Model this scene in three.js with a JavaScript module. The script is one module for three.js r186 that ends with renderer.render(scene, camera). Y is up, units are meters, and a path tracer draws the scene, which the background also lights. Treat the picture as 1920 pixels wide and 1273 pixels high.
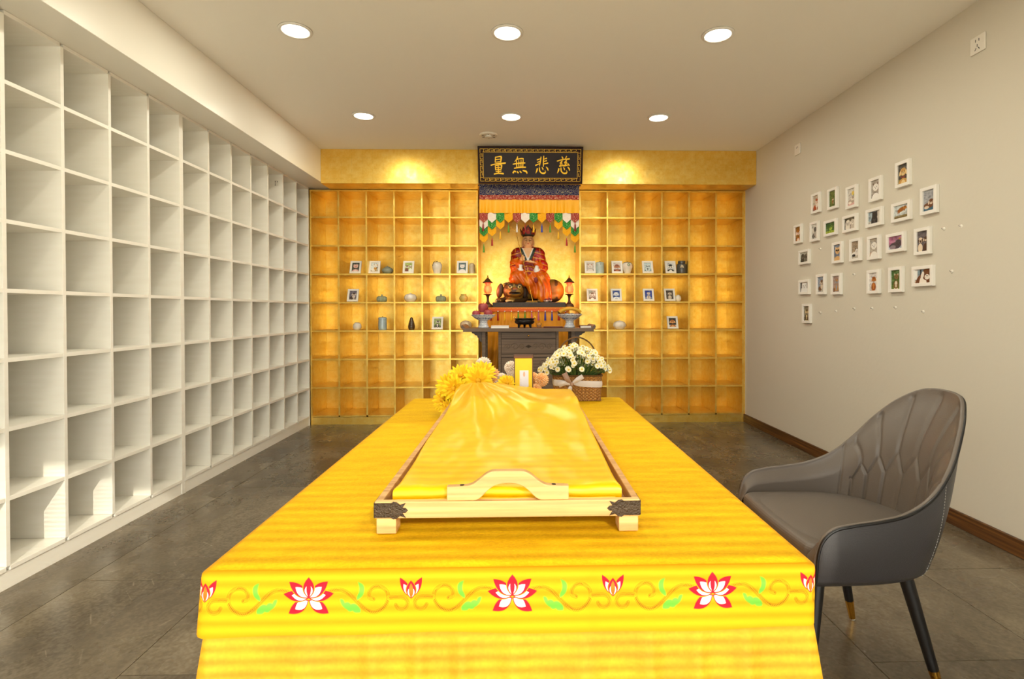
import * as THREE from 'three';
import { RoundedBoxGeometry } from 'three/addons/geometries/RoundedBoxGeometry.js';
import { mergeGeometries, mergeVertices } from 'three/addons/utils/BufferGeometryUtils.js';
import { RectAreaLightUniformsLib } from 'three/addons/lights/RectAreaLightUniformsLib.js';

RectAreaLightUniformsLib.init();
const scene = new THREE.Scene();

// ---------------------------------------------------------------- camera
const camera = new THREE.PerspectiveCamera(2 * Math.atan(636.5 / 1004.08) * 180 / Math.PI, 1920 / 1273, 0.02, 60);
camera.position.set(0, 1.134, 0);
camera.rotation.order = 'YXZ';
camera.rotation.set(-0.0102, -0.0235, -0.0022);
camera.setViewOffset(1920, 1273, -38.4, 42.6, 1920, 1273);
camera.updateProjectionMatrix();

// ---------------------------------------------------------------- sky, sun, exposure
const SKY = 4.7;
scene.background = new THREE.Color().setRGB(1.0 * SKY, 1.0 * SKY, 0.92 * SKY);   // bright warm haze
const sun = new THREE.DirectionalLight(new THREE.Color().setRGB(1.0, 0.92, 0.74), 4.6);
sun.position.set(0.363 * 6 - 0.3, 0.54 * 6 + 0.7, 6 - 1.5);
sun.target.position.set(-0.3, 0.7, -1.5);
sun.castShadow = true;
sun.shadow.mapSize.set(4096, 4096);
Object.assign(sun.shadow.camera, { left: -4, right: 4, top: 4, bottom: -4, near: 0.1, far: 20 });
sun.shadow.radius = 1;
scene.add(sun, sun.target);

const renderer = new THREE.WebGLRenderer({ antialias: true });
renderer.toneMapping = THREE.LinearToneMapping;
renderer.toneMappingExposure = 1.09;
renderer.shadowMap.enabled = true;
renderer.shadowMap.type = THREE.PCFSoftShadowMap;

const LAMP_COLOR = new THREE.Color().setRGB(1.0, 0.96, 0.8);
const LAMP_POWER = 150;

// ---------------------------------------------------------------- helpers
let seed = 7;
function setSeed(s) { seed = s >>> 0; }
function rnd() { seed = (seed + 0x6D2B79F5) >>> 0; let t = seed; t = Math.imul(t ^ (t >>> 15), t | 1); t ^= t + Math.imul(t ^ (t >>> 7), t | 61); return ((t ^ (t >>> 14)) >>> 0) / 4294967296; }
const rr = (a, b) => a + (b - a) * rnd();
const V = (x, y, z) => new THREE.Vector3(x, y, z);
const lerp = (a, b, t) => a + (b - a) * t;
const clamp = (x, a = 0, b = 1) => Math.min(b, Math.max(a, x));
const smooth = (a, b, x) => { const t = clamp((x - a) / (b - a)); return t * t * (3 - 2 * t); };
const srgb = (r, g, b) => new THREE.Color().setRGB(r / 255, g / 255, b / 255, THREE.SRGBColorSpace);

const taken = new Map();
function numbered(name) { const n = taken.get(name) || 0; taken.set(name, n + 1); return n ? name + '_' + String(n).padStart(3, '0') : name; }
function mesh(name, geo, m, parent) {
  const o = new THREE.Mesh(geo, m); o.name = parent ? name : numbered(name);
  o.castShadow = o.receiveShadow = true; (parent || scene).add(o); return o;
}
function thing(name, label, category, pos = [0, 0, 0], group) {
  const o = new THREE.Group(); o.name = numbered(name); o.position.set(...pos); o.userData = { label, category };
  if (group) o.userData.group = group; scene.add(o); return o;
}
function tag(o, label, category, group) { o.userData.label = label; o.userData.category = category; if (group) o.userData.group = group; return o; }
function structure(name, geo, m, label, category) { const o = geo ? mesh(name, geo, m) : Object.assign(new THREE.Group(), { name }); if (!geo) scene.add(o); o.userData = { kind: 'structure', label, category }; return o; }

function fixAttr(g) { g = g.index ? g.toNonIndexed() : g; for (const k of Object.keys(g.attributes)) if (!['position', 'normal', 'uv', 'color'].includes(k)) g.deleteAttribute(k); if (!g.attributes.uv) g.setAttribute('uv', new THREE.BufferAttribute(new Float32Array(g.attributes.position.count * 2), 2)); return g; }
function merge(list) { const a = list.map(fixAttr); const hasC = a.some((g) => g.attributes.color); if (hasC) for (const g of a) if (!g.attributes.color) paint(g, new THREE.Color(1, 1, 1)); return mergeGeometries(a, false); }
function paint(g, c) { const n = g.attributes.position.count, a = new Float32Array(n * 3); for (let i = 0; i < n; i++) { a[3 * i] = c.r; a[3 * i + 1] = c.g; a[3 * i + 2] = c.b; } g.setAttribute('color', new THREE.BufferAttribute(a, 3)); return g; }
// uv in metres, chosen by the way each face points
function metric(g, turn = false) {
  g = fixAttr(g); const p = g.attributes.position, n = g.attributes.normal, uv = new Float32Array(p.count * 2);
  for (let i = 0; i < p.count; i += 3) {
    let ax = 0, ay = 0, az = 0; for (let k = 0; k < 3; k++) { ax += Math.abs(n.getX(i + k)); ay += Math.abs(n.getY(i + k)); az += Math.abs(n.getZ(i + k)); }
    for (let k = 0; k < 3; k++) {
      const x = p.getX(i + k), y = p.getY(i + k), z = p.getZ(i + k); let u, v;
      if (ay >= ax && ay >= az) { u = x; v = z; } else if (ax >= az) { u = z; v = y; } else { u = x; v = y; }
      uv[2 * (i + k)] = turn ? v : u; uv[2 * (i + k) + 1] = turn ? u : v;
    }
  }
  g.setAttribute('uv', new THREE.BufferAttribute(uv, 2)); return g;
}
function box(x0, x1, y0, y1, z0, z1, r = 0, seg = 1) {
  const w = Math.abs(x1 - x0), h = Math.abs(y1 - y0), d = Math.abs(z1 - z0);
  const g = r > 0 ? new RoundedBoxGeometry(w, h, d, seg, r) : new THREE.BoxGeometry(w, h, d);
  g.translate((x0 + x1) / 2, (y0 + y1) / 2, (z0 + z1) / 2); return metric(g);
}
function lathe(pts, seg = 32) { return new THREE.LatheGeometry(pts.map(([r, y]) => new THREE.Vector2(Math.max(r, 0.0001), y)), seg); }
function smoothProfile(pts, n = 40) { const c = new THREE.CatmullRomCurve3(pts.map(([r, y]) => V(r, y, 0)), false, 'centripetal'); return c.getPoints(n).map((p) => [p.x, p.y]); }
function tube(pts, r, n = 24, rad = 8, closed = false) { return new THREE.TubeGeometry(new THREE.CatmullRomCurve3(pts.map((p) => (p.isVector3 ? p : V(...p))), closed, 'centripetal'), n, r, rad, closed); }
function rod(a, b, r0, r1 = r0, seg = 16) {
  a = V(...a); b = V(...b); const d = b.clone().sub(a), L = d.length(); const g = new THREE.CylinderGeometry(r1, r0, L, seg, 1);
  g.translate(0, L / 2, 0); g.applyQuaternion(new THREE.Quaternion().setFromUnitVectors(V(0, 1, 0), d.normalize())); g.translate(a.x, a.y, a.z); return g;
}
function ball(r, x, y, z, sx = 1, sy = 1, sz = 1, seg = 20) { const g = new THREE.SphereGeometry(r, seg, Math.round(seg * 0.7)); g.scale(sx, sy, sz); g.translate(x, y, z); return g; }
function move(g, x, y, z) { g.translate(x, y, z); return g; }
// a surface from f(u, v) -> [x, y, z]; u, v in 0..1
function sheet(f, nu, nv, uvf) {
  const pos = [], uv = [], idx = [];
  for (let j = 0; j <= nv; j++) for (let i = 0; i <= nu; i++) { const u = i / nu, v = j / nv, p = f(u, v); pos.push(p[0], p[1], p[2]); const q = uvf ? uvf(u, v, p) : [u, v]; uv.push(q[0], q[1]); }
  for (let j = 0; j < nv; j++) for (let i = 0; i < nu; i++) { const a = j * (nu + 1) + i, b = a + 1, c = a + nu + 1, d = c + 1; idx.push(a, b, d, a, d, c); }
  const g = new THREE.BufferGeometry(); g.setAttribute('position', new THREE.Float32BufferAttribute(pos, 3)); g.setAttribute('uv', new THREE.Float32BufferAttribute(uv, 2)); g.setIndex(idx); g.computeVertexNormals(); return g;
}
function extrude(shape, depth, bevel = 0, seg = 2, curveSegments = 12) { return new THREE.ExtrudeGeometry(shape, { depth, bevelEnabled: bevel > 0, bevelThickness: bevel, bevelSize: bevel, bevelSegments: seg, curveSegments, steps: 1 }); }
function poly(pts) { const s = new THREE.Shape(); pts.forEach(([x, y], i) => (i ? s.lineTo(x, y) : s.moveTo(x, y))); s.closePath(); return s; }
// surface nets on a signed distance field
function nets(fn, lo, hi, h, colorAt) {
  const n = [0, 1, 2].map((k) => Math.ceil((hi[k] - lo[k]) / h) + 1), [nx, ny, nz] = n;
  const F = new Float32Array(nx * ny * nz); const at = (i, j, k) => i + nx * (j + ny * k);
  for (let k = 0; k < nz; k++) for (let j = 0; j < ny; j++) for (let i = 0; i < nx; i++) F[at(i, j, k)] = fn(lo[0] + i * h, lo[1] + j * h, lo[2] + k * h);
  const id = new Int32Array(nx * ny * nz).fill(-1), pos = [], idx = [];
  const E = [[0, 1], [2, 3], [4, 5], [6, 7], [0, 2], [1, 3], [4, 6], [5, 7], [0, 4], [1, 5], [2, 6], [3, 7]];
  for (let k = 0; k < nz - 1; k++) for (let j = 0; j < ny - 1; j++) for (let i = 0; i < nx - 1; i++) {
    const c = []; let m = 0; for (let q = 0; q < 8; q++) { const v = F[at(i + (q & 1), j + ((q >> 1) & 1), k + (q >> 2))]; c.push(v); if (v < 0) m++; }
    if (m === 0 || m === 8) continue;
    let x = 0, y = 0, z = 0, w = 0;
    for (const [a, b] of E) if ((c[a] < 0) !== (c[b] < 0)) { const t = c[a] / (c[a] - c[b]); x += lerp(a & 1, b & 1, t); y += lerp((a >> 1) & 1, (b >> 1) & 1, t); z += lerp(a >> 2, b >> 2, t); w++; }
    id[at(i, j, k)] = pos.length / 3; pos.push(lo[0] + (i + x / w) * h, lo[1] + (j + y / w) * h, lo[2] + (k + z / w) * h);
  }
  const quad = (a, b, c, d, flip) => { if (a < 0 || b < 0 || c < 0 || d < 0) return; flip ? idx.push(a, c, b, a, d, c) : idx.push(a, b, c, a, c, d); };
  for (let k = 1; k < nz - 1; k++) for (let j = 1; j < ny - 1; j++) for (let i = 1; i < nx - 1; i++) {
    const v = F[at(i, j, k)] < 0;
    if (v !== F[at(i + 1, j, k)] < 0) quad(id[at(i, j - 1, k - 1)], id[at(i, j, k - 1)], id[at(i, j, k)], id[at(i, j - 1, k)], !v);
    if (v !== F[at(i, j + 1, k)] < 0) quad(id[at(i - 1, j, k - 1)], id[at(i, j, k - 1)], id[at(i, j, k)], id[at(i - 1, j, k)], v);
    if (v !== F[at(i, j, k + 1)] < 0) quad(id[at(i - 1, j - 1, k)], id[at(i, j - 1, k)], id[at(i, j, k)], id[at(i - 1, j, k)], !v);
  }
  const g = new THREE.BufferGeometry(); g.setAttribute('position', new THREE.Float32BufferAttribute(pos, 3)); g.setIndex(idx); g.computeVertexNormals();
  if (colorAt) { const col = new Float32Array(pos.length); for (let i = 0; i < pos.length; i += 3) { const c = colorAt(pos[i], pos[i + 1], pos[i + 2]); col[i] = c.r; col[i + 1] = c.g; col[i + 2] = c.b; } g.setAttribute('color', new THREE.BufferAttribute(col, 3)); }
  g.setAttribute('uv', new THREE.BufferAttribute(new Float32Array(pos.length / 3 * 2), 2)); return g;
}
function capsule(p, a, b, ra, rb) {
  const bx = b[0] - a[0], by = b[1] - a[1], bz = b[2] - a[2], px = p[0] - a[0], py = p[1] - a[1], pz = p[2] - a[2];
  const t = clamp((px * bx + py * by + pz * bz) / (bx * bx + by * by + bz * bz + 1e-9));
  return Math.hypot(px - bx * t, py - by * t, pz - bz * t) - lerp(ra, rb, t);
}
function ellip(p, c, r) { const x = (p[0] - c[0]) / r[0], y = (p[1] - c[1]) / r[1], z = (p[2] - c[2]) / r[2]; const k = Math.hypot(x, y, z), q = Math.hypot(x / r[0], y / r[1], z / r[2]); return k < 1e-6 ? -Math.min(...r) : k * (k - 1) / q; }
const smin = (a, b, k) => { const h = clamp(0.5 + 0.5 * (b - a) / k); return lerp(b, a, h) - k * h * (1 - h); };

// ---------------------------------------------------------------- textures
const hash = (x, y, s) => { let h = Math.imul(x, 374761393) + Math.imul(y, 668265263) + Math.imul(s, 1442695041); h = Math.imul(h ^ (h >>> 13), 1274126177); return ((h ^ (h >>> 16)) >>> 0) / 4294967296; };
function noise(x, y, px, py, s = 1) { // periodic value noise
  const xi = Math.floor(x), yi = Math.floor(y), fx = x - xi, fy = y - yi, w = (v, p) => ((v % p) + p) % p;
  const u = fx * fx * (3 - 2 * fx), v = fy * fy * (3 - 2 * fy);
  return lerp(lerp(hash(w(xi, px), w(yi, py), s), hash(w(xi + 1, px), w(yi, py), s), u), lerp(hash(w(xi, px), w(yi + 1, py), s), hash(w(xi + 1, px), w(yi + 1, py), s), u), v);
}
function fbm(x, y, px, py, oct = 4, s = 1) { let a = 0, k = 0.5, t = 0; for (let o = 0; o < oct; o++) { a += k * noise(x, y, px, py, s + o); t += k; x *= 2; y *= 2; px *= 2; py *= 2; k *= 0.5; } return a / t; }
function tex(w, h, f, color = true, rep = [1, 1]) {
  const d = new Uint8Array(w * h * 4);
  for (let y = 0; y < h; y++) for (let x = 0; x < w; x++) { const c = f(x / w, y / h), i = 4 * (y * w + x); if (typeof c === 'number') d[i] = d[i + 1] = d[i + 2] = clamp(c) * 255; else { d[i] = clamp(c[0], 0, 255); d[i + 1] = clamp(c[1], 0, 255); d[i + 2] = clamp(c[2], 0, 255); } d[i + 3] = 255; }
  const t = new THREE.DataTexture(d, w, h, THREE.RGBAFormat); t.wrapS = t.wrapT = THREE.RepeatWrapping; t.magFilter = THREE.LinearFilter; t.minFilter = THREE.LinearMipmapLinearFilter; t.generateMipmaps = true;
  if (color) t.colorSpace = THREE.SRGBColorSpace; t.repeat.set(...rep); t.needsUpdate = true; return t;
}
const mixc = (a, b, t) => [lerp(a[0], b[0], t), lerp(a[1], b[1], t), lerp(a[2], b[2], t)];
const std = (o) => new THREE.MeshStandardMaterial(o), phys = (o) => new THREE.MeshPhysicalMaterial(o);
function canvasTex(w, h, draw, rep = [1, 1]) {
  const c = document.createElement('canvas'); c.width = w; c.height = h; const g = c.getContext('2d'); draw(g, w, h);
  const t = new THREE.CanvasTexture(c); t.colorSpace = THREE.SRGBColorSpace; t.wrapS = t.wrapT = THREE.RepeatWrapping; t.magFilter = THREE.LinearFilter; t.repeat.set(...rep); return t;
}

const M = {};
// plaster and laminate
const plasterBump = tex(256, 256, (u, v) => fbm(u * 48, v * 48, 48, 48, 3, 3), false, [1.2, 1.2]);
M.plaster = std({ color: srgb(212, 205, 189), roughness: 0.9, bumpMap: plasterBump, bumpScale: 0.0006 });
M.ceiling = std({ color: srgb(247, 243, 232), roughness: 0.92, bumpMap: plasterBump, bumpScale: 0.0003 });
M.bulkhead = std({ color: srgb(244, 240, 228), roughness: 0.32 });
M.laminate = std({ map: tex(256, 256, (u, v) => mixc([242, 238, 226], [248, 245, 235], fbm(u * 8, v * 60, 8, 60, 3, 8)), true, [1, 1]), roughness: 0.38 });
// gold leaf
const leaf = (u, v) => { const gx = Math.floor(u * 8), gy = Math.floor(v * 8); return 0.55 * fbm(u * 24, v * 24, 24, 24, 4, 21) + 0.1 * hash(gx, gy, 5) + 0.25 * fbm(u * 90, v * 90, 90, 90, 2, 31); };
const goldMap = tex(512, 512, (u, v) => { const t = leaf(u, v); const ex = Math.min((u * 8) % 1, 1 - (u * 8) % 1), ey = Math.min((v * 8) % 1, 1 - (v * 8) % 1); const seam = Math.min(ex, ey) < 0.03 && fbm(u * 30, v * 30, 30, 30, 2, 44) > 0.45 ? 0.97 : 1; return mixc([246, 200, 88], [255, 224, 130], clamp((t - 0.25) * 2)).map((c) => c * seam); }, true, [1.25, 1.25]);
const goldRough = tex(256, 256, (u, v) => 0.34 + 0.16 * (fbm(u * 24, v * 24, 24, 24, 4, 61) - 0.5), false, [1.25, 1.25]);
M.gold = std({ map: goldMap, metalness: 0.8, roughness: 1, roughnessMap: goldRough, bumpMap: tex(256, 256, (u, v) => fbm(u * 40, v * 40, 40, 40, 4, 71), false, [1.25, 1.25]), bumpScale: 0.0004 });
// slate floor
setSeed(1212); const scuffs = Array.from({ length: 80 }, () => { const a = rr(0.45, 1.0) + (rnd() < 0.2 ? 1.2 : 0), L = rr(0.008, 0.05); return [rnd(), rnd(), Math.cos(a) * L, Math.sin(a) * L, rr(0.0006, 0.0022), rr(0.15, 0.5)]; });
function scuff(u, v) { let k = 0; for (const [x, y, dx, dy, w, al] of scuffs) { const px = u - x, py = v - y; if (Math.abs(px) > 0.06 || Math.abs(py) > 0.06) continue; const t = clamp((px * dx + py * dy) / (dx * dx + dy * dy)), d = Math.hypot(px - dx * t, py - dy * t); if (d < w) k = Math.max(k, al * (1 - d / w)); } return k; }
M.floor = std({
  map: tex(1024, 1024, (u, v) => { const a = fbm(u * 6, v * 6, 6, 6, 5, 101), st = fbm(u * 40 + 3 * fbm(u * 4, v * 4, 4, 4, 2, 5), v * 12, 40, 12, 3, 111), g = fbm(u * 220, v * 220, 220, 220, 2, 131); let c = mixc([86, 76, 61], [122, 110, 90], clamp(0.5 + (a - 0.5) * 1.6 + (st - 0.5) * 0.7)).map((x) => x + (g - 0.5) * 30); const k = scuff(u, v) * (0.4 + 0.6 * g); return k > 0 ? mixc(c, [196, 184, 162], k) : c; }, true, [0.5, 0.5]),
  roughness: 1, roughnessMap: tex(512, 512, (u, v) => 0.27 + 0.1 * (fbm(u * 14, v * 14, 14, 14, 3, 161) - 0.5), false, [0.5, 0.5]),
  bumpMap: tex(512, 512, (u, v) => fbm(u * 90, v * 90, 90, 90, 3, 171), false, [0.5, 0.5]), bumpScale: 0.0004 });
M.grout = std({ color: srgb(38, 34, 28), roughness: 0.9 });
// woods: grain runs along u
const woodTex = (a, b, s, rep, freq = 40) => tex(512, 256, (u, v) => { const w = fbm(u * 3, v * freq, 3, freq, 4, s), l = fbm(u * 6, v * freq * 3, 6, freq * 3, 2, s + 9); return mixc(a, b, clamp(0.5 + (w - 0.5) * 1.6 + (l - 0.5) * 0.5)); }, true, rep);
M.baseboard = std({ map: woodTex([58, 34, 14], [124, 80, 36], 201, [0.7, 2.4]), roughness: 0.45 });
M.bamboo = std({ map: woodTex([186, 138, 78], [218, 176, 114], 211, [1.2, 3]), roughness: 0.5 });
M.bambooDark = std({ map: woodTex([176, 128, 72], [214, 168, 108], 213, [1.2, 3]), roughness: 0.5 });
M.desk = std({ map: woodTex([92, 72, 54], [122, 98, 75], 221, [1, 3]), roughness: 0.5 });
M.deskDark = std({ color: srgb(66, 50, 38), roughness: 0.55 });
M.tablet = std({ color: srgb(122, 84, 48), roughness: 0.5 });
// fabrics
M.velvet = phys({ map: tex(512, 512, (u, v) => { const t = fbm(u * 6, v * 18, 6, 18, 4, 301), g = fbm(u * 128, v * 128, 128, 128, 2, 311); const c = mixc([213, 162, 2], [223, 178, 8], clamp((t - 0.3) * 2)); return c.map((x) => x + (g - 0.5) * 14); }, true, [2, 2]), roughness: 0.85, specularIntensity: 0.35, sheen: 0.05, sheenRoughness: 0.5, sheenColor: srgb(255, 220, 120), bumpMap: tex(512, 512, (u, v) => 0.5 * fbm(u * 160, v * 160, 160, 160, 2, 321) + 0.5 * fbm(u * 5, v * 16, 5, 16, 3, 331), false, [2, 2]), bumpScale: 0.0016, side: THREE.DoubleSide });
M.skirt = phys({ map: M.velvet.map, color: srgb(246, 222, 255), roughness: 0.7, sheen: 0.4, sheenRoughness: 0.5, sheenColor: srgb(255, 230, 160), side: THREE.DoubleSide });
M.satin = phys({ color: srgb(232, 178, 0), metalness: 0.12, roughness: 0.36, specularIntensity: 0.7, side: THREE.DoubleSide });
M.drape = phys({ color: srgb(232, 150, 6), roughness: 0.55, sheen: 0.3, sheenColor: srgb(255, 200, 60), side: THREE.DoubleSide });
M.valanceYellow = phys({ color: srgb(248, 176, 4), roughness: 0.5, sheen: 0.3, sheenColor: srgb(255, 220, 80), side: THREE.DoubleSide });
const leatherBump = tex(256, 256, (u, v) => fbm(u * 70, v * 70, 70, 70, 3, 401), false, [5, 5]);
M.leatherIn = std({ color: srgb(100, 91, 83), roughness: 0.42, bumpMap: leatherBump, bumpScale: 0.0003, side: THREE.DoubleSide });
M.leatherOut = std({ color: srgb(56, 54, 56), roughness: 0.4, bumpMap: leatherBump, bumpScale: 0.0003, side: THREE.DoubleSide });
M.black = std({ color: srgb(22, 21, 22), roughness: 0.35 });
M.thread = std({ color: srgb(150, 146, 140), roughness: 0.8 });
M.brass = std({ color: srgb(226, 172, 70), metalness: 1, roughness: 0.22 });
M.white = std({ color: srgb(238, 234, 226), roughness: 0.45 });
M.plastic = std({ color: srgb(232, 226, 214), roughness: 0.4 });
M.dark = std({ color: srgb(26, 23, 20), roughness: 0.6 });
M.iron = std({ color: srgb(70, 58, 46), metalness: 0.7, roughness: 0.5, bumpMap: tex(128, 128, (u, v) => fbm(u * 20, v * 20, 20, 20, 3, 501), false, [20, 20]), bumpScale: 0.002 });
M.vc = std({ vertexColors: true, roughness: 0.5, side: THREE.DoubleSide });
M.petal = std({ vertexColors: true, roughness: 0.75, side: THREE.DoubleSide });
M.glass = phys({ color: 0xffffff, transmission: 1, thickness: 0, roughness: 0.02, ior: 1.45 });

// ================================================================ the setting
const XL = -2.101, XW = -2.53, XR = 2.298, ZB = -5.412, ZBACK = -5.845, CEIL = 2.685, SOF = 2.37, ZF = 0.25, ZO = 0.40;
// floor of large staggered slate tiles
const floor = structure('floor', null, null, 'dark slate tile floor with staggered thin joints', 'floor');
mesh('screed', box(XW - 0.2, XR + 0.2, -0.12, -0.006, ZBACK - 0.2, ZO), M.grout, floor);
{
  setSeed(3); const W = 0.597, g = 0.0012; let tileMats = [0, 1, 2].map((k) => { const m = M.floor.clone(); const t = (s) => { const q = s.clone(); q.offset.set(0.31 * k, 0.47 * k); q.needsUpdate = true; return q; }; m.map = t(M.floor.map); m.color = new THREE.Color(1, 1, 1).multiplyScalar([1, 0.94, 1.05][k]); return m; });
  for (let s = -2; s < 8; s++) {
    const x0 = Math.max(XW, -1.85 + s * W), x1 = Math.min(XR, -1.85 + (s + 1) * W); if (x1 - x0 < 0.02) continue;
    const off = (s & 1) ? -1.69 : -2.295;
    for (let k = -4; k < 4; k++) {
      const z0 = Math.max(ZBACK, off + k * 1.2), z1 = Math.min(ZF, off + (k + 1) * 1.2); if (z1 - z0 < 0.02) continue;
      mesh('tile', box(x0 + g, x1 - g, -0.012, 0, z0 + g, z1 - g, 0.0012), tileMats[Math.floor(rnd() * 3)], floor);
    }
  }
}
structure('wall_right', box(XR, XR + 0.2, -0.1, CEIL + 0.15, ZBACK - 0.2, ZO), M.plaster, 'plain off-white plaster wall hung with pet photographs', 'wall');
structure('wall_left', box(XW - 0.2, XW, -0.1, CEIL + 0.15, ZBACK - 0.2, ZO), M.plaster, 'plaster wall behind the white pigeonhole shelving', 'wall');
structure('wall_back', box(XW, XR, -0.1, CEIL + 0.15, ZBACK - 0.2, ZBACK), M.plaster, 'wall behind the gold shelving', 'wall');
structure('ceiling', box(XW, XR, CEIL, CEIL + 0.15, ZBACK, ZO), M.ceiling, 'flat white painted ceiling with round downlights', 'ceiling');
// window end of the room, behind the camera
const WX0 = -2.05, WX1 = 1.58, WY0 = 0.08, WY1 = 2.03;
structure('wall_front', merge([box(XW, WX0, -0.1, CEIL, ZF, ZO), box(WX1, XR, -0.1, CEIL, ZF, ZO), box(WX0, WX1, -0.1, WY0, ZF, ZO), box(WX0, WX1, WY1, CEIL, ZF, ZO)]), M.plaster, 'plaster wall around the wide glazed window', 'wall');
const win = structure('window_1', null, null, 'wide glazed window with white frame', 'window');
{
  const fr = [box(WX0, WX1, WY0, WY0 + 0.05, 0.32, 0.37), box(WX0, WX1, WY1 - 0.04, WY1, 0.32, 0.37), box(WX0, WX0 + 0.05, WY0, WY1, 0.32, 0.37), box(WX1 - 0.03, WX1, WY0, WY1, 0.32, 0.37)];
  mesh('window_frame', merge(fr), M.white, win);
  const p = new THREE.PlaneGeometry(WX1 - WX0 - 0.08, WY1 - WY0 - 0.09); p.translate((WX0 + WX1) / 2, (WY0 + WY1) / 2, 0.345); mesh('pane', p, M.glass, win);
}
structure('trim_1', box(XW, -1.893, SOF, CEIL, ZBACK, ZF, 0.003), M.bulkhead, 'white bulkhead running above the pigeonhole shelving', 'bulkhead');
structure('trim_2', metric(box(-1.893, XR, SOF - 0.012, CEIL, ZBACK, -5.158, 0.003)), M.gold, 'gold leaf soffit above the gold shelving', 'soffit');
structure('baseboard_right', box(XR - 0.016, XR, 0, 0.083, ZB, ZF, 0.004), M.baseboard, 'brown wood grain skirting along the photograph wall', 'baseboard');
structure('ground_outside', box(-14, 14, -0.3, -0.15, ZO + 0.001, 22), std({ color: srgb(230, 223, 208), roughness: 0.95 }), 'pale paving outside the window', 'ground');
// venetian blind whose slats stripe the sunlight
{
  const b = thing('venetian_blind', 'white venetian blind of narrow slats hung across the window', 'blind', [0, 0, 0.215]);
  mesh('head_rail', box(WX0 - 0.02, WX1 + 0.03, WY1 + 0.015, WY1 + 0.05, -0.02, 0.02, 0.003), M.white, b);
  mesh('bottom_rail', box(WX0 - 0.02, WX1 + 0.03, WY0 - 0.03, WY0 - 0.012, -0.013, 0.013, 0.003), M.white, b);
  const g = sheet((u, v) => [lerp(WX0 - 0.02, WX1 + 0.03, u), 0.0022 * Math.sin(v * Math.PI), (v - 0.5) * 0.022], 1, 4); g.rotateX(-0.02);
  const sm = std({ color: srgb(248, 246, 240), roughness: 0.5, side: THREE.DoubleSide });
  for (let y = WY0 + 0.005; y < WY1; y += 0.0206) { const s = mesh('slat', g, sm, b); s.position.y = y; }
  for (const x of [-1.6, -0.5, 0.5, 1.3]) for (const z of [-0.013, 0.013]) mesh('ladder_cord', rod([x, WY0 - 0.02, z], [x, WY1 + 0.02, z], 0.0007, 0.0007, 6), M.white, b);
}

// ================================================================ white pigeonhole shelving
const PIT = 0.285, BT = 0.018, DEP = 0.40, YT = 2.354;      // opening tops: YT - k*PIT
function whiteUnit(z0, cols, label) {   // z0: far edge of the near side panel
  const t = thing('pigeonhole_shelf_unit', label, 'shelving', [XL, 0, z0], 'white pigeonhole shelving');
  const Wd = cols * PIT;   // runs towards -z
  const side = box(-DEP, 0, 0, YT + BT - 0.003, -BT, 0, 0.001);
  mesh('side_panel', move(side.clone(), 0, 0, BT), M.laminate, t);
  mesh('side_panel', move(side.clone(), 0, 0, -Wd + BT), M.laminate, t);
  mesh('back_panel', box(-DEP - 0.006, -DEP, 0, YT + BT - 0.003, -Wd, BT), M.laminate, t);
  mesh('plinth', box(-0.03, -0.006, 0, YT - 8 * PIT - 0.0005, -Wd + BT, 0), M.laminate, t);
  const div = box(-DEP, 0, YT - 8 * PIT + BT, YT, -BT, 0, 0.001);
  for (let c = 1; c < cols; c++) mesh('divider', div, M.laminate, t).position.z = -c * PIT + BT;
  const board = box(-DEP, -0.0005, -BT, 0, -(PIT - BT), 0, 0.001);
  for (let r = 0; r <= 8; r++) for (let c = 0; c < cols; c++) mesh('shelf_board', board, M.laminate, t).position.set(0, YT + BT - 0.003 - r * PIT + (r ? 0.003 : 0), -c * PIT);
  return t;
}
// far unit starts after the double panel, near unit ends at it
whiteUnit(-3.405, 7, 'white pigeonhole shelf unit that meets the gold shelving');
whiteUnit(-3.387 + 6 * PIT, 6, 'white pigeonhole shelf unit in the middle, its lowest cells in sunlight');
whiteUnit(-3.387 + 12 * PIT + BT, 6, 'white pigeonhole shelf unit standing against the window wall');
{
  const t = mesh('sticker', canvasPlate(0.034, 0.05, (g, w, h) => { g.fillStyle = '#e8e4d8'; g.fillRect(0, 0, w, h); g.fillStyle = '#2b2622'; g.fillRect(w * 0.18, h * 0.1, w * 0.1, h * 0.8); g.fillRect(w * 0.1, h * 0.1, w * 0.28, h * 0.1); g.fillRect(w * 0.1, h * 0.8, w * 0.28, h * 0.1); g.fillRect(w * 0.66, h * 0.1, w * 0.1, h * 0.28); g.fillRect(w * 0.8, h * 0.14, w * 0.06, h * 0.2); }), null);
  t.material = t.geometry.userData.mat; t.position.set(-2.155, 2.275, -4.8112); tag(t, 'small black letters on a pale sticker inside a top white pigeonhole', 'sticker');
}
function canvasPlate(w, h, draw, px = 256) { const g = new THREE.BoxGeometry(w, h, 0.001); const m = std({ map: canvasTex(px, Math.round(px * h / w), draw), roughness: 0.6 }); g.userData.mat = m; return g; }

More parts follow.
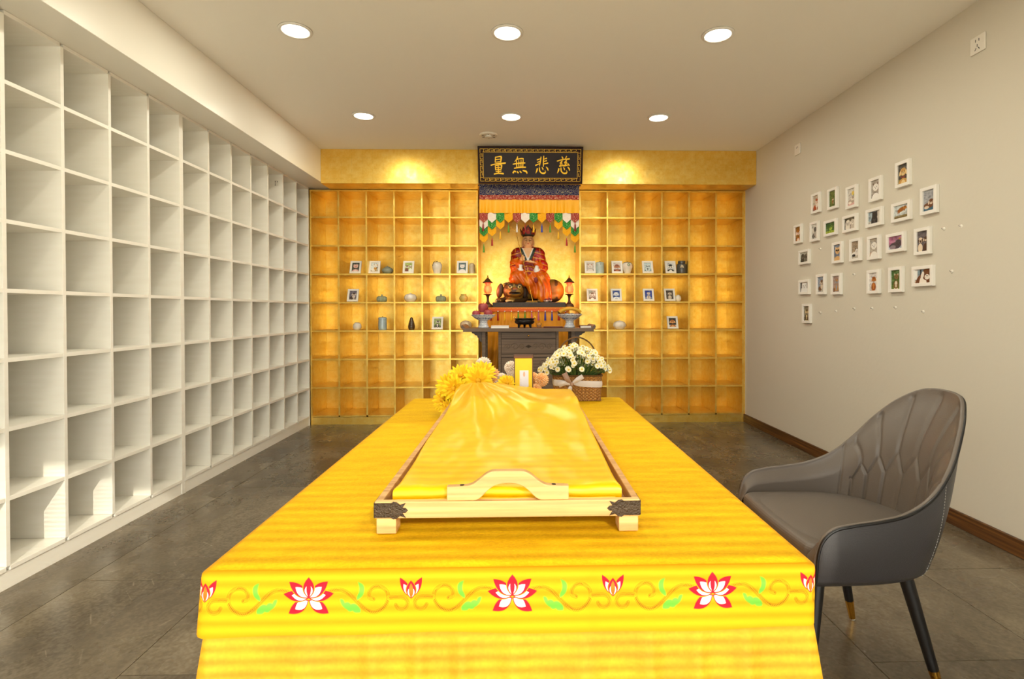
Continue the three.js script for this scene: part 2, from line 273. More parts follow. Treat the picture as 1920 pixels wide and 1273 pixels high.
// ================================================================ gold shelving
const GP = 0.2775, GT = 0.016, GD = 0.41;
function goldUnit(x0, label, stileRight) {   // x0: centre of the first upright, six columns
  const t = thing('gold_shelf_unit', label, 'shelving', [x0, 0, ZB], 'gold pigeonhole shelving');
  const up = box(-GT / 2, GT / 2, 0.0, YT + BT - 0.018, -GD, 0, 0.001);
  for (let c = 0; c <= 6; c++) mesh(c === 0 || c === 6 ? 'side_panel' : 'divider', c === 0 || c === 6 ? up : box(-GT / 2, GT / 2, YT - 8 * PIT + BT, YT, -GD, 0, 0.001), M.gold, t).position.x = c * GP;
  mesh('back_panel', box(-GT / 2, 6 * GP + GT / 2, 0, YT, -GD - 0.012, -GD), M.gold, t);
  mesh('plinth', box(GT / 2, 6 * GP - GT / 2, 0, YT - 8 * PIT - 0.0005, -0.03, -0.004), M.gold, t);
  const b = box(GT / 2, GP - GT / 2, -GT, 0, -GD, -0.0005, 0.001);
  for (let r = 0; r <= 8; r++) for (let c = 0; c < 6; c++) mesh('shelf_board', b, M.gold, t).position.set(c * GP, YT + BT - 0.018 - r * PIT + (r ? 0.018 : 0), 0);
  if (stileRight) mesh('filler_strip', box(6 * GP + GT / 2, XR - x0, 0, YT, -0.02, -0.001), M.gold, t); else mesh('filler_strip', box(XL - x0 + 0.001, -GT / 2, 0, YT, -0.02, -0.001), M.gold, t);
  return t;
}
goldUnit(-2.092, 'gold leaf pigeonhole shelf unit next to the white shelving', false);
goldUnit(0.611, 'gold leaf pigeonhole shelf unit next to the photograph wall', true);
const rowY = (r) => YT + BT - r * PIT;       // top of the board under row r (1..8)
{
  const t = thing('altar_niche', 'gold leaf niche lining behind the seated statue', 'niche', [0.092, 0, ZB]);
  mesh('back_panel', box(-0.511, 0.511, 0, SOF - 0.03, -GD - 0.012, -GD), M.gold, t);
}

// ================================================================ ceiling fittings
function downlight(x, z, where) {
  const t = thing('downlight', 'round glowing ceiling downlight, ' + where, 'ceiling light', [x, CEIL, z], 'ceiling downlights');
  mesh('trim_ring', lathe([[0.071, -0.001], [0.071, -0.006], [0.076, -0.009], [0.088, -0.006], [0.090, 0], [0.071, -0.001]], 40), M.white, t);
  const d = mesh('diffuser', lathe([[0.0001, -0.0035], [0.071, -0.0035], [0.071, -0.001]], 40), std({ color: srgb(250, 248, 240), emissive: LAMP_COLOR, emissiveIntensity: 9, roughness: 0.6, side: THREE.DoubleSide }), t);
  d.castShadow = false;
  const l = new THREE.RectAreaLight(LAMP_COLOR, LAMP_POWER, 0.12, 0.12); l.position.set(0, -0.012, 0); l.rotation.x = -Math.PI / 2; t.add(l);
}
const rowsOf = ['added fill row out of view, closest to the window', 'middle row', 'row closest to the plaque'], colsOf = ['white shelving side', 'centre', 'photograph wall side'];
[-1.709, -2.996, -4.283].forEach((z, i) => [-1.232, -0.066, 1.115].forEach((x, j) => downlight(x, z, rowsOf[i] + ', ' + colsOf[j])));  // window row is added fill out of view, repeating the spacing of the others
{
  const t = thing('smoke_detector', 'round white ceiling fixture beside the plaque', 'detector', [-0.271, CEIL, -4.722]);
  mesh('base', lathe([[0.0001, -0.001], [0.06, -0.001], [0.078, 0], [0.078, -0.008], [0.07, -0.014], [0.05, -0.016], [0.045, -0.012], [0.0001, -0.012]].slice(2), 36), M.plastic, t);
  mesh('sensor_head', lathe([[0.03, -0.012], [0.03, -0.022], [0.022, -0.026], [0.0001, -0.027]], 24), M.plastic, t);
  for (let k = 0; k < 6; k++) { const a = k * Math.PI / 3; mesh('vent_slot', box(-0.003, 0.003, -0.0165, -0.0145, 0.046, 0.064), M.dark, t).rotation.y = a; }
}
function socket(y, z, w, label, holes) {
  const t = thing('power_socket', label, 'socket', [XR, y, z]);
  mesh('plate', box(-0.009, 0, -w / 2, w / 2, -w / 2, w / 2, 0.003, 2), M.plastic, t);
  for (const [dy, dz, a] of holes) { const s = mesh('slot', box(-0.0095, -0.0085, -0.007, 0.007, -0.0018, 0.0018), M.dark, t); s.position.set(0, dy, dz); s.rotation.x = a; }
}
socket(2.464, -2.638, 0.086, 'white five hole power socket plate high on the wall, nearest the blind', [[0.02, -0.01, 0], [0.02, 0.01, 0], [-0.006, 0, 0], [-0.022, -0.01, 0.6], [-0.022, 0.01, -0.6]]);
socket(2.464, -4.378, 0.086, 'white wall plate high on the wall above the photographs near the gold soffit', [[0.016, -0.01, 0], [0.016, 0.01, 0]]);

// ================================================================ cloth-covered table
const TT = 0.73;
{
  const X0 = -0.508, X1 = 0.482, Z0 = -0.847, Z1 = -2.545;     // cloth top outline
  const cx = (X0 + X1) / 2, cz = (Z0 + Z1) / 2, R = 0.022;
  const table = thing('offering_table', 'long rectangular table under a yellow cloth', 'table', [cx, 0, cz]);
  mesh('tabletop', box(X0 - cx + 0.015, X1 - cx - 0.015, TT - 0.035, TT - 0.008, Z1 - cz + 0.015, Z0 - cz - 0.015, 0.004), M.bambooDark, table);
  for (const sx of [-1, 1]) for (const sz of [-1, 1]) mesh('leg', box(sx * 0.42 - 0.025, sx * 0.42 + 0.025, 0, TT - 0.035, sz * 0.77 - 0.025, sz * 0.77 + 0.025, 0.004), M.bambooDark, table);
  const cloth = thing('tablecloth', 'yellow velvet tablecloth with lotus embroidered border and pleated skirt', 'tablecloth', [cx, 0, cz]);
  const hx = (X1 - X0) / 2, hz = (Z0 - Z1) / 2;
  const wr = (x, z) => { // creases across the nap
    const a = fbm((x + 5) * 1.6, (z + 5) * 9, 64, 256, 3, 601) - 0.5, b = fbm((x + 5) * 0.8 + z * 3, (z + 5) * 3, 64, 64, 2, 611) - 0.5;
    return 0.0035 * a + 0.0025 * b;
  };
  // rounded rectangle outline by arc length, starting at the middle of the front edge, going to +x
  const rc = 0.018, segs = [[hx - rc, 'l', 1, 0, 0, hz], [Math.PI / 2 * rc, 'c', hx - rc, hz - rc, 0], [2 * (hz - rc), 'l', 0, -1, hx, hz - rc], [Math.PI / 2 * rc, 'c', hx - rc, -hz + rc, 1], [2 * (hx - rc), 'l', -1, 0, hx - rc, -hz], [Math.PI / 2 * rc, 'c', -hx + rc, -hz + rc, 2], [2 * (hz - rc), 'l', 0, 1, -hx, -hz + rc], [Math.PI / 2 * rc, 'c', -hx + rc, hz - rc, 3], [hx - rc, 'l', 1, 0, -hx + rc, hz]];
  const total = segs.reduce((a, s) => a + s[0], 0);
  const ring = (s) => { // -> [x, z, nx, nz]
    s = ((s % total) + total) % total;
    for (const g of segs) { if (s <= g[0] + 1e-9) { if (g[1] === 'l') { const nx = g[2] === 0 ? Math.sign(g[4]) : 0, nz = g[3] === 0 ? Math.sign(g[5]) : 0; return [g[4] + g[2] * s, g[5] + g[3] * s, nx, nz]; } const a = Math.PI / 2 - (g[4] * Math.PI / 2) - s / rc; return [g[2] + rc * Math.cos(a), g[3] + rc * Math.sin(a), Math.cos(a), Math.sin(a)]; } s -= g[0]; }
    return [0, hz, 0, 1];
  };
  mesh('top', sheet((u, v) => { const x = lerp(-hx + R * 0.5, hx - R * 0.5, u), z = lerp(hz - R * 0.5, -hz + R * 0.5, v); const e = Math.min(hx - Math.abs(x), hz - Math.abs(z)); return [x, TT - 0.003 - 0.004 * (1 - smooth(0.005, 0.03, e)) + wr(x, z) * smooth(0.0, 0.04, e), z]; }, 160, 340, (u, v, p) => [p[0], p[2]]), M.velvet, cloth);
  // embroidered band: one repeat is 0.32 m
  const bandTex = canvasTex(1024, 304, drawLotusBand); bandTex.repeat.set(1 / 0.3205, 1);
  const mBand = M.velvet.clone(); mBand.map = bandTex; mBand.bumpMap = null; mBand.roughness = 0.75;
  const BH = 0.095;
  const bandAt = (s, v) => { const [x, z, nx, nz] = ring(s); const w = 0.004 * Math.sin(s * 9.1) + 0.003 * Math.sin(s * 23 + 1); const t = v * (BH + 0.012);
    const roll = 0.012; // rounded upper edge
    if (t < roll) { const a = t / roll * Math.PI / 2; return [x - nx * (0.015 * (1 - Math.sin(a))), TT - 0.0062 - 0.0075 * (1 - Math.cos(a)), z - nz * (0.015 * (1 - Math.sin(a)))]; }
    const d = (t - roll) / BH; return [x + nx * (0.002 * d + w * d * 0.8), TT - 0.0135 - (t - roll) * 0.97, z + nz * (0.002 * d + w * d * 0.8)]; };
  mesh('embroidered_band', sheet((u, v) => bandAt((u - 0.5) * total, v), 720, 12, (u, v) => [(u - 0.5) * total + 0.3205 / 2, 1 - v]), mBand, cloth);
  const skirt = (u, v) => { const s = (u - 0.5) * total, [x, z, nx, nz] = ring(s); const ph = s * 62 + 2.2 * Math.sin(s * 5.3) + 1.6 * Math.sin(s * 13.7 + 2); const y = TT - 0.088 - v * (TT - 0.092);
    const fl = Math.abs(nz) > 0.7 ? 0.010 : 0.055; const off = -0.010 + v * fl + (0.005 + 0.016 * Math.min(1, v * 3)) * Math.pow(0.5 + 0.5 * Math.sin(ph), 2.2); return [x + nx * off, y, z + nz * off]; };
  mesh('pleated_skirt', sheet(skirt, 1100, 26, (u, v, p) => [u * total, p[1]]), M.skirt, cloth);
}
function drawLotusBand(g, w, h) {
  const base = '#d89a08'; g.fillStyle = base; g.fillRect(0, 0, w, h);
  setSeed(88); for (let i = 0; i < 5000; i++) { g.fillStyle = rnd() < 0.5 ? 'rgba(255,205,60,0.10)' : 'rgba(225,150,0,0.10)'; g.fillRect(rnd() * w, rnd() * h, 3, 1.5); }
  const S = w / 1216, oy = 36;      // drawing units as measured: 1216 units per repeat
  const gold = '#bc8604', goldD = '#946402', goldL = '#d6a40e';
  function half(dir) {
    g.save(); g.translate(w / 2, oy + 8); g.scale(S * dir, S * 1.0);
    const stroke = (pts, lw, c) => { g.strokeStyle = c; g.lineWidth = lw; g.lineCap = 'round'; g.lineJoin = 'round'; g.beginPath(); g.moveTo(...pts[0]); for (let i = 1; i < pts.length - 1; i++) { const mx = (pts[i][0] + pts[i + 1][0]) / 2, my = (pts[i][1] + pts[i + 1][1]) / 2; g.quadraticCurveTo(pts[i][0], pts[i][1], mx, my); } g.lineTo(...pts[pts.length - 1]); g.stroke(); };
    const vine = [[110, 70], [170, 52], [235, 75], [290, 130], [360, 190], [430, 180], [476, 125], [468, 70], [420, 40], [365, 55], [352, 105], [385, 115]];
    const vine2 = [[478, 110], [530, 104], [575, 112], [592, 140], [570, 178], [530, 172], [516, 150]];
    for (const p of [vine, vine2]) { stroke(p, 30, goldL); stroke(p, 25, gold); stroke(p, 9, goldD); }
    // stitches
    g.strokeStyle = goldL; g.lineWidth = 2; for (const p of [vine, vine2]) for (let i = 0; i < p.length - 1; i++) for (let k = 0; k < 7; k++) { const t = k / 7, x = lerp(p[i][0], p[i + 1][0], t), y = lerp(p[i][1], p[i + 1][1], t); g.beginPath(); g.moveTo(x - 6, y - 8); g.lineTo(x + 5, y + 8); g.stroke(); }
    const leafc = (pts) => { g.fillStyle = '#6cb23c'; g.strokeStyle = '#8fae2a'; g.lineWidth = 5; g.beginPath(); pts.forEach((p, i) => (i ? g.quadraticCurveTo(p[0], p[1], p[2], p[3]) : g.moveTo(p[0], p[1]))); g.closePath(); g.fill(); g.stroke(); };
    leafc([[292, 20], [345, 30, 325, 85], [315, 105, 288, 118], [280, 105, 298, 78], [305, 50, 292, 20]]);
    leafc([[186, 112], [205, 105, 215, 132], [235, 120, 250, 140], [272, 128, 292, 150], [315, 170, 305, 186], [270, 192, 262, 175], [240, 186, 228, 168], [190, 150, 186, 112]]);
    g.restore();
  }
  half(1); half(-1);
  const petal = (cx, cy, tx, ty, wd, rot = 0) => { const dx = tx - cx, dy = ty - cy, L = Math.hypot(dx, dy), nx = -dy / L, ny = dx / L; const body = (k, c) => { g.fillStyle = c; g.beginPath(); g.moveTo(cx, cy); g.quadraticCurveTo(cx + dx * 0.5 + nx * wd * k, cy + dy * 0.5 + ny * wd * k, cx + dx * (0.8 + 0.2 * k), cy + dy * (0.8 + 0.2 * k)); g.quadraticCurveTo(cx + dx * 0.5 - nx * wd * k, cy + dy * 0.5 - ny * wd * k, cx, cy); g.fill(); };
    body(1.5, '#c88e06'); body(1.28, '#b8182c'); g.fillStyle = '#f8eee6'; g.beginPath(); g.moveTo(cx + dx * 0.06, cy + dy * 0.06); g.quadraticCurveTo(cx + dx * 0.38 + nx * wd * 0.95, cy + dy * 0.38 + ny * wd * 0.95, cx + dx * 0.72, cy + dy * 0.72); g.quadraticCurveTo(cx + dx * 0.38 - nx * wd * 0.95, cy + dy * 0.38 - ny * wd * 0.95, cx + dx * 0.06, cy + dy * 0.06); g.fill(); return body; };
  g.save(); g.translate(w / 2, oy + 8 + 105 * S); g.scale(S, S);
  for (const s of [-1, 1]) { petal(0, 10, s * 112, 78, 50); petal(0, 0, s * 140, -24, 44); petal(0, 0, s * 108, -86, 46); }
  petal(0, 0, 0, -108, 50)(0.55, '#b8182c'); g.restore();
  for (const X of [0, w]) { g.save(); g.translate(X, oy + 8 + 100 * S); g.scale(S, S); for (const s of [-1, 1]) petal(0, 10, s * 62, -95, 34); petal(0, 18, 0, -78, 44)(0.6, '#c86a20'); g.restore(); }
}

// ================================================================ bamboo tray with folded yellow satin
{
  const X0 = -0.264, X1 = 0.219, Z0 = -0.972, Z1 = -2.03, cx = (X0 + X1) / 2, Y0 = 0.759, Y1 = 0.7895, T = 0.013;
  const t = thing('bamboo_tray', 'long bamboo tray with arched handle and dark metal corners', 'tray', [cx, TT, 0]);
  const hw = (X1 - X0) / 2, y0 = Y0 - TT, y1 = Y1 - TT;
  mesh('rail', box(-hw, hw, y0, y1, Z0 - T, Z0, 0.0015), M.bamboo, t);
  mesh('rail', box(-hw, hw, y0, y1, Z1, Z1 + T, 0.0015), M.bamboo, t);
  mesh('rail', metric(box(-hw, -hw + T, y0, y1, Z1 + T, Z0 - T, 0.0015)), M.bambooDark, t);
  mesh('rail', metric(box(hw - T, hw, y0, y1, Z1 + T, Z0 - T, 0.0015)), M.bambooDark, t);
  mesh('tray_base', metric(box(-hw + T, hw - T, y0 + 0.002, y0 + 0.008, Z1 + T, Z0 - T)), M.bambooDark, t);
  for (const sx of [-1, 1]) for (const z of [Z0 - 0.002, Z1 + 0.038]) mesh('foot', box(sx * (hw - 0.0205) - 0.018, sx * (hw - 0.0205) + 0.018, 0, y0 - 0.0003, z - 0.036, z, 0.002), M.bamboo, t);
  function handle(z) {
    const s = new THREE.Shape(); const b = 0.0004; s.moveTo(-0.1095, b); s.lineTo(-0.0625, b); s.bezierCurveTo(-0.045, b, -0.04, 0.031, -0.004, 0.0315); s.lineTo(0.004, 0.0315); s.bezierCurveTo(0.04, 0.031, 0.045, b, 0.0625, b); s.lineTo(0.1095, b); s.lineTo(0.1095, 0.0225); s.lineTo(0.075, 0.024); s.bezierCurveTo(0.055, 0.026, 0.042, 0.0505, 0.024, 0.051); s.lineTo(-0.024, 0.051); s.bezierCurveTo(-0.042, 0.0505, -0.055, 0.026, -0.075, 0.024); s.lineTo(-0.1095, 0.0225); s.closePath();
    const g = extrude(s, 0.013, 0.0015, 2, 16); g.translate(0, 0.0015, -0.0065); const h = mesh('handle', metric(g), M.bamboo, t); h.position.set(0, y1, z);
    for (const sx of [-1, 1]) mesh('screw', new THREE.CylinderGeometry(0.004, 0.004, 0.002, 16), M.iron, h).position.set(sx * 0.084, 0.0262, 0);
  }
  handle(Z0 - 0.0085); handle(Z1 + 0.0085);
  const plate = (() => { const s = poly([[0, 0], [0.030, 0], [0.034, -0.003], [0.040, -0.002], [0.046, 0.003], [0.049, 0.002], [0.056, -0.0005], [0.052, 0.005], [0.050, 0.008], [0.056, 0.0085], [0.060, 0.0125], [0.056, 0.0165], [0.050, 0.017], [0.052, 0.020], [0.056, 0.0255], [0.049, 0.023], [0.046, 0.022], [0.040, 0.027], [0.034, 0.028], [0.030, 0.0255], [0, 0.0255]]); return extrude(s, 0.0012, 0.0004, 1); })();
  for (const [sx, z, f] of [[-1, Z0, 1], [1, Z0, 1], [-1, Z1, -1], [1, Z1, -1]]) {
    const a = plate.clone(); if (sx > 0) a.rotateY(Math.PI).translate(0, 0, 0.0012); const face = a.clone(); if (f < 0) face.rotateY(0); face.translate(sx * -hw * -1, y0 + 0.0025, f > 0 ? z : z - 0.0012);
    const side = new THREE.BoxGeometry(0.0014, 0.026, 0.04); side.translate(sx * (hw + 0.0007), y0 + 0.0155, z - f * 0.02);
    mesh('corner_plate', merge([metric(face), metric(side)]), M.iron, t);
  }
  // satin cloth
  const c = thing('satin_cloth', 'folded glossy yellow satin cloth covering the bamboo tray', 'cloth', [0, TT, 0]);
  const top = (x, z) => { // height above the table
    const k = clamp((-z - 1.0) / 0.97); const w = (x + 0.02) / 0.215;
    let h = 0.079 + 0.022 * smooth(0.0, 0.55, k) + 0.02 * smooth(0.45, 1.0, k) + smooth(0.55, 1, k) * (0.016 * Math.exp(-((w + 0.55) ** 2) / 0.25) + 0.006 * Math.exp(-((w + 0.1) ** 2) / 0.2) - 0.006 * w);
    // fan of folds from the raised far corner
    const ax = x + 0.17, az = z + 2.02, ang = Math.atan2(ax, az), rad = Math.hypot(ax, az);
    h += 0.0075 * smooth(0.02, 0.12, rad) * (1 - smooth(0.45, 0.75, rad)) * Math.sin(ang * 21 + 0.6) * smooth(-0.9, -0.1, -Math.abs(ang - 0.25));
    h += 0.0045 * Math.sin(x * 26 + z * 9 + 1.3 * Math.sin(z * 7)) * smooth(0.12, 0.3, k) * (1 - smooth(0.75, 0.95, k));
    h += 0.004 * (fbm((x + 3) * 9, (z + 5) * 5, 128, 128, 3, 701) - 0.5) * 2 + 0.0035 * (fbm((x + 3) * 26, (z + 5) * 14, 256, 256, 2, 711) - 0.5);
    h += 0.009 * Math.exp(-(((x + 0.115) - 0.10 * (z + 1.45)) ** 2) / 0.0008) * smooth(0.12, 0.3, k) * (1 - smooth(0.75, 0.92, k)) + 0.005 * Math.exp(-(((x + 0.02) + 0.10 * (z + 1.6)) ** 2) / 0.0006) * smooth(0.4, 0.55, k) * (1 - smooth(0.7, 0.85, k));
    h += 0.009 * Math.exp(-(((x - 0.155) + 0.03 * (z + 1.3)) ** 2) / 0.0012) * smooth(0.1, 0.3, k) * (1 - smooth(0.85, 1, k));
    return h; };
  const xl = (k) => lerp(-0.237, -0.228, k), xr = (k) => lerp(0.190, 0.199, k);
  const prof = (v, x) => { // along z: under layer, front roll, top, far drop
    const lift = 0.004 * Math.cos((x + 0.02) * 14); const n0 = 0.06, n1 = 0.13;
    if (v < n0) { const t = v / n0; return [lerp(-1.10, -1.012, t), 0.046 + lift * t]; }
    if (v < n1) { const a = (v - n0) / (n1 - n0) * Math.PI; const hT = top(x, -1.012), m = (0.046 + lift + hT) / 2, r = (hT - 0.046 - lift) / 2; return [-1.012 + 0.016 * Math.sin(a), m - r * Math.cos(a)]; }
    const t = (v - n1) / (1 - n1), zz = t < 0.93 ? lerp(-1.012, -1.975, t / 0.93) : -1.975 - 0.028 * Math.sin((t - 0.93) / 0.07 * Math.PI / 2);
    const dr = t < 0.93 ? 0 : 0.06 * (1 - Math.cos((t - 0.93) / 0.07 * Math.PI / 2)); return [zz, top(x, zz) - dr]; };
  mesh('satin_sheet', sheet((u, v) => { const k = clamp((v - 0.1) / 0.9); const e = 0.055; let x, drop = 0; const L = xl(k), Rr = xr(k);
    if (u < e) { const a = (1 - u / e) * Math.PI / 2; x = L + 0.012 - 0.012 * Math.sin(a); drop = (1 - Math.cos(a)); } else if (u > 1 - e) { const a = (1 - (1 - u) / e) * Math.PI / 2; x = Rr - 0.012 + 0.012 * Math.sin(a); drop = (1 - Math.cos(a)); } else x = lerp(L + 0.012, Rr - 0.012, (u - e) / (1 - 2 * e));
    const [z, y] = prof(v, x); const dd = v < 0.1 ? 0 : drop * (y - 0.045) * smooth(0.1, 0.16, v); return [x, y - dd, z]; }, 130, 230), M.satin, c);
  // second folded layer peeking out under the roll
  mesh('under_fold', sheet((u, v) => { const x = lerp(-0.228, 0.178, u); const gap = Math.abs(x + 0.01) < 0.035 ? 0.0 : 0.001; const a = v * Math.PI; return [x, 0.052 - 0.009 * Math.cos(a) + gap + 0.001 * Math.sin(x * 40), -1.006 + 0.01 * Math.sin(a) - (v < 0.5 ? 0 : 0)]; }, 60, 10), M.satin, c);
}

// ================================================================ upholstered tub chair
{
  const t = thing('tub_chair', 'grey leather tub chair with quilted back and black gold-tipped legs', 'chair', [1.115, 0, -1.745]);
  const half = [[0, 0.302, 0.866, 0, 0.150], [0.08, 0.288, 0.857, 0.07, 0.147], [0.14, 0.245, 0.815, 0.12, 0.133], [0.19, 0.190, 0.745, 0.165, 0.108], [0.226, 0.132, 0.665, 0.2, 0.072], [0.25, 0.062, 0.598, 0.228, 0.022], [0.267, -0.022, 0.558, 0.245, -0.05], [0.274, -0.10, 0.543, 0.252, -0.12], [0.275, -0.19, 0.531, 0.254, -0.19], [0.273, -0.238, 0.518, 0.254, -0.235], [0.270, -0.266, 0.49, 0.253, -0.262], [0.267, -0.279, 0.45, 0.253, -0.276], [0.263, -0.282, 0.40, 0.254, -0.281], [0.256, -0.281, 0.345, 0.254, -0.281]];
  const BY = 0.336;
  const rimP = [], botP = []; for (let i = half.length - 1; i > 0; i--) { const [l, x, y, lb, xb] = half[i]; rimP.push(V(x, y, l)); botP.push(V(xb, BY, lb)); } for (const [l, x, y, lb, xb] of half) { rimP.push(V(x, y, -l)); botP.push(V(xb, BY, -lb)); }
  const RC = new THREE.CatmullRomCurve3(rimP, false, 'centripetal'), BC = new THREE.CatmullRomCurve3(botP, false, 'centripetal');
  const N = 260; const rim = [], bot = []; for (let i = 0; i <= N; i++) { rim.push(RC.getPoint(i / N)); bot.push(BC.getPoint(i / N)); }
  const at = (A, u) => { const f = u * N, i = Math.min(N - 1, Math.floor(f)); return A[i].clone().lerp(A[i + 1], f - i); };
  const inward = (u) => { const e = 0.004, a = at(bot, clamp(u - e)), b = at(bot, clamp(u + e)); const tx = b.x - a.x, tz = b.z - a.z, L = Math.hypot(tx, tz) || 1; let nx = tz / L, nz = -tx / L; const m = at(bot, u); if (nx * (-0.06 - m.x) + nz * (0 - m.z) < 0) { nx = -nx; nz = -nz; } return [nx, nz]; };
  const outer = (u, v) => { const a = at(bot, u), b = at(rim, u); const bulge = 0.014 * Math.sin(Math.PI * v) * smooth(0.0, 0.2, b.y - BY); const [nx, nz] = inward(u); const tuck = 0.03 * Math.pow(1 - clamp((v * (b.y - BY)) / 0.035), 2); return V(lerp(a.x, b.x, v) - nx * bulge + nx * tuck, lerp(a.y, b.y, v), lerp(a.z, b.z, v) - nz * bulge + nz * tuck); };
  mesh('outer_shell', sheet((u, v) => outer(u, v).toArray(), N, 40, (u, v) => [u * 1.6, v * 0.5]), M.leatherOut, t);
  const TH = 0.034;
  const seam = (a, v) => { // a: metres along the back from its middle, v: 0 seat .. 1 rim -> distance to the nearest seam
    const D = 0.082, lim = 0.30; if (Math.abs(a) > lim) return 1; const fan = 1 + 0.25 * smooth(0.5, 1, v); const q = a / fan / D; const up = Math.abs(q - Math.round(q)) * D, lo = Math.abs(q - 0.5 - Math.round(q - 0.5)) * D; const tri = 1 - Math.abs(q - Math.round(q)) * 2; const vz = 0.34 + 0.17 * tri; const dz = Math.abs(v - vz) * 0.30;
    let d = dz; if (v > vz) d = Math.min(d, Math.hypot(up, Math.max(0, 0.5 - v) * 0.4)); if (v < vz) d = Math.min(d, Math.hypot(lo, Math.max(0, v - 0.35) * 0.4)); return d; };
  // metres along the back
  const arc = [0]; for (let i = 1; i <= N; i++) arc.push(arc[i - 1] + outer(i / N, 0.6).distanceTo(outer((i - 1) / N, 0.6)));
  const am = (u) => { const f = u * N, i = Math.min(N - 1, Math.floor(f)); return lerp(arc[i], arc[i + 1], f - i) - arc[N] / 2; };
  const SY = 0.425;
  const inner = (u, v) => { const b = at(rim, u); const y = lerp(Math.min(SY, b.y - 0.01), b.y, v); const vo = clamp((y - BY) / Math.max(0.01, b.y - BY)); const o = outer(u, vo); const [nx, nz] = inward(u); const pad = 0.020 * Math.sin(Math.PI * clamp(v * 0.92 + 0.04)) * (0.35 + 0.65 * smooth(0.58, 0.75, b.y)); const k = seam(am(u), v); const groove = 0.0065 * Math.exp(-(k * k) / (0.0075 * 0.0075)) * smooth(0.0, 0.04, v) * (1 - smooth(0.95, 1, v)); const side = 0.004 * Math.exp(-((Math.abs(am(u)) - 0.345) ** 2) / 0.00002); const th = lerp(TH, 0.011, smooth(0.55, 1, v)) + pad * (1 - smooth(0.8, 1, v) * 0.6) - groove - side; return V(o.x + nx * th, y - 0.0, o.z + nz * th); };
  const innerEnd = 0.012;
  mesh('inner_back', sheet((u, v) => inner(lerp(innerEnd, 1 - innerEnd, u), v).toArray(), 420, 110, (u, v) => [u * 1.6, v * 0.5]), M.leatherIn, t);
  // rolled rim between the two skins
  mesh('rim', sheet((u, v) => { const o = outer(u, 1), uu = clamp(u, innerEnd, 1 - innerEnd), i = inner(uu, 1); const a = v * Math.PI; const m = o.clone().add(i).multiplyScalar(0.5), h = i.clone().sub(o).multiplyScalar(0.5); const e = 0.005; const dn = at(rim, clamp(u + 0.004)).sub(at(rim, clamp(u - 0.004))).normalize(); const up = dn.cross(h.clone().normalize()); if (up.y < -0.2 || (Math.abs(up.y) <= 0.2 && up.x > 0)) up.negate(); const p = m.addScaledVector(h, -Math.cos(a)).addScaledVector(up, 0.005 * Math.sin(a)); return p.toArray(); }, 300, 10, (u, v) => [u * 1.6, v * 0.05]), M.leatherIn, t);
  const pipe = []; for (let i = 0; i <= 80; i++) { const p = outer(i / 80, 0.995), [nx, nz] = inward(i / 80); pipe.push(V(p.x - nx * 0.0015, p.y, p.z - nz * 0.0015)); } mesh('piping', tube(pipe, 0.0042, 300, 8), M.black, t);
  // seams down the outside where arm meets back
  for (const uu of [0.335, 0.665]) { const pts = []; for (let k = 0; k <= 20; k++) { const p = outer(uu, lerp(0.06, 0.98, k / 20)), [nx, nz] = inward(uu); pts.push(V(p.x - nx * 0.0006, p.y, p.z - nz * 0.0006)); } for (let k = 0; k < 0; k++); const st = []; for (let k = 0; k < 34; k++) { const a = outer(uu, 0.06 + 0.92 * k / 34), b = outer(uu, 0.06 + 0.92 * (k + 0.6) / 34), [nx, nz] = inward(uu); st.push(rod([a.x - nx * 0.001, a.y, a.z - nz * 0.001], [b.x - nx * 0.001, b.y, b.z - nz * 0.001], 0.0009, 0.0009, 5)); } mesh('stitched_seam', merge(st), M.thread, t); }
  // underside
  const us = new THREE.Shape(); for (let i = 0; i <= N; i += 4) { const p = outer(i / N, 0.0); i ? us.lineTo(p.x, p.z) : us.moveTo(p.x, p.z); } us.closePath(); const ug = new THREE.ShapeGeometry(us); ug.rotateX(Math.PI / 2); ug.translate(0, BY + 0.001, 0); mesh('underside', ug, std({ color: srgb(24, 23, 23), roughness: 0.8, side: THREE.DoubleSide }), t);
  // seat cushion
  const s = new THREE.Shape(); s.moveTo(-0.268, -0.205); s.quadraticCurveTo(-0.285, 0, -0.268, 0.205); s.quadraticCurveTo(-0.26, 0.222, -0.24, 0.223); s.lineTo(-0.05, 0.222); s.bezierCurveTo(0.06, 0.21, 0.15, 0.12, 0.152, 0); s.bezierCurveTo(0.15, -0.12, 0.06, -0.21, -0.05, -0.222); s.lineTo(-0.24, -0.223); s.quadraticCurveTo(-0.26, -0.222, -0.268, -0.205);
  const sg = extrude(s, 0.06, 0.022, 5, 24); sg.rotateX(Math.PI / 2); sg.translate(0, 0.437, 0); { const p = sg.attributes.position; for (let i = 0; i < p.count; i++) if (p.getY(i) > 0.43) p.setY(i, p.getY(i)); } mesh('seat_base', metric(sg), M.leatherIn, t);
  mesh('seat', sheet((u, v) => { const a = u * Math.PI * 2, r = v; const ex = a => { const c = Math.cos(a), q = Math.sin(a); const rx = c < 0 ? 0.222 : 0.2, rz = 0.222; const n = c < 0 ? 4.2 : 2.3; const k = Math.pow(Math.pow(Math.abs(c), n) + Math.pow(Math.abs(q), n), -1 / n); return [-0.05 + rx * c * k, rz * q * k]; }; const [bx, bz] = ex(a); return [lerp(-0.05, bx, r), 0.458 + 0.016 * (1 - r * r * r), lerp(0, bz, r)]; }, 72, 14, (u, v, p) => [p[0], p[2]]), M.leatherIn, t);
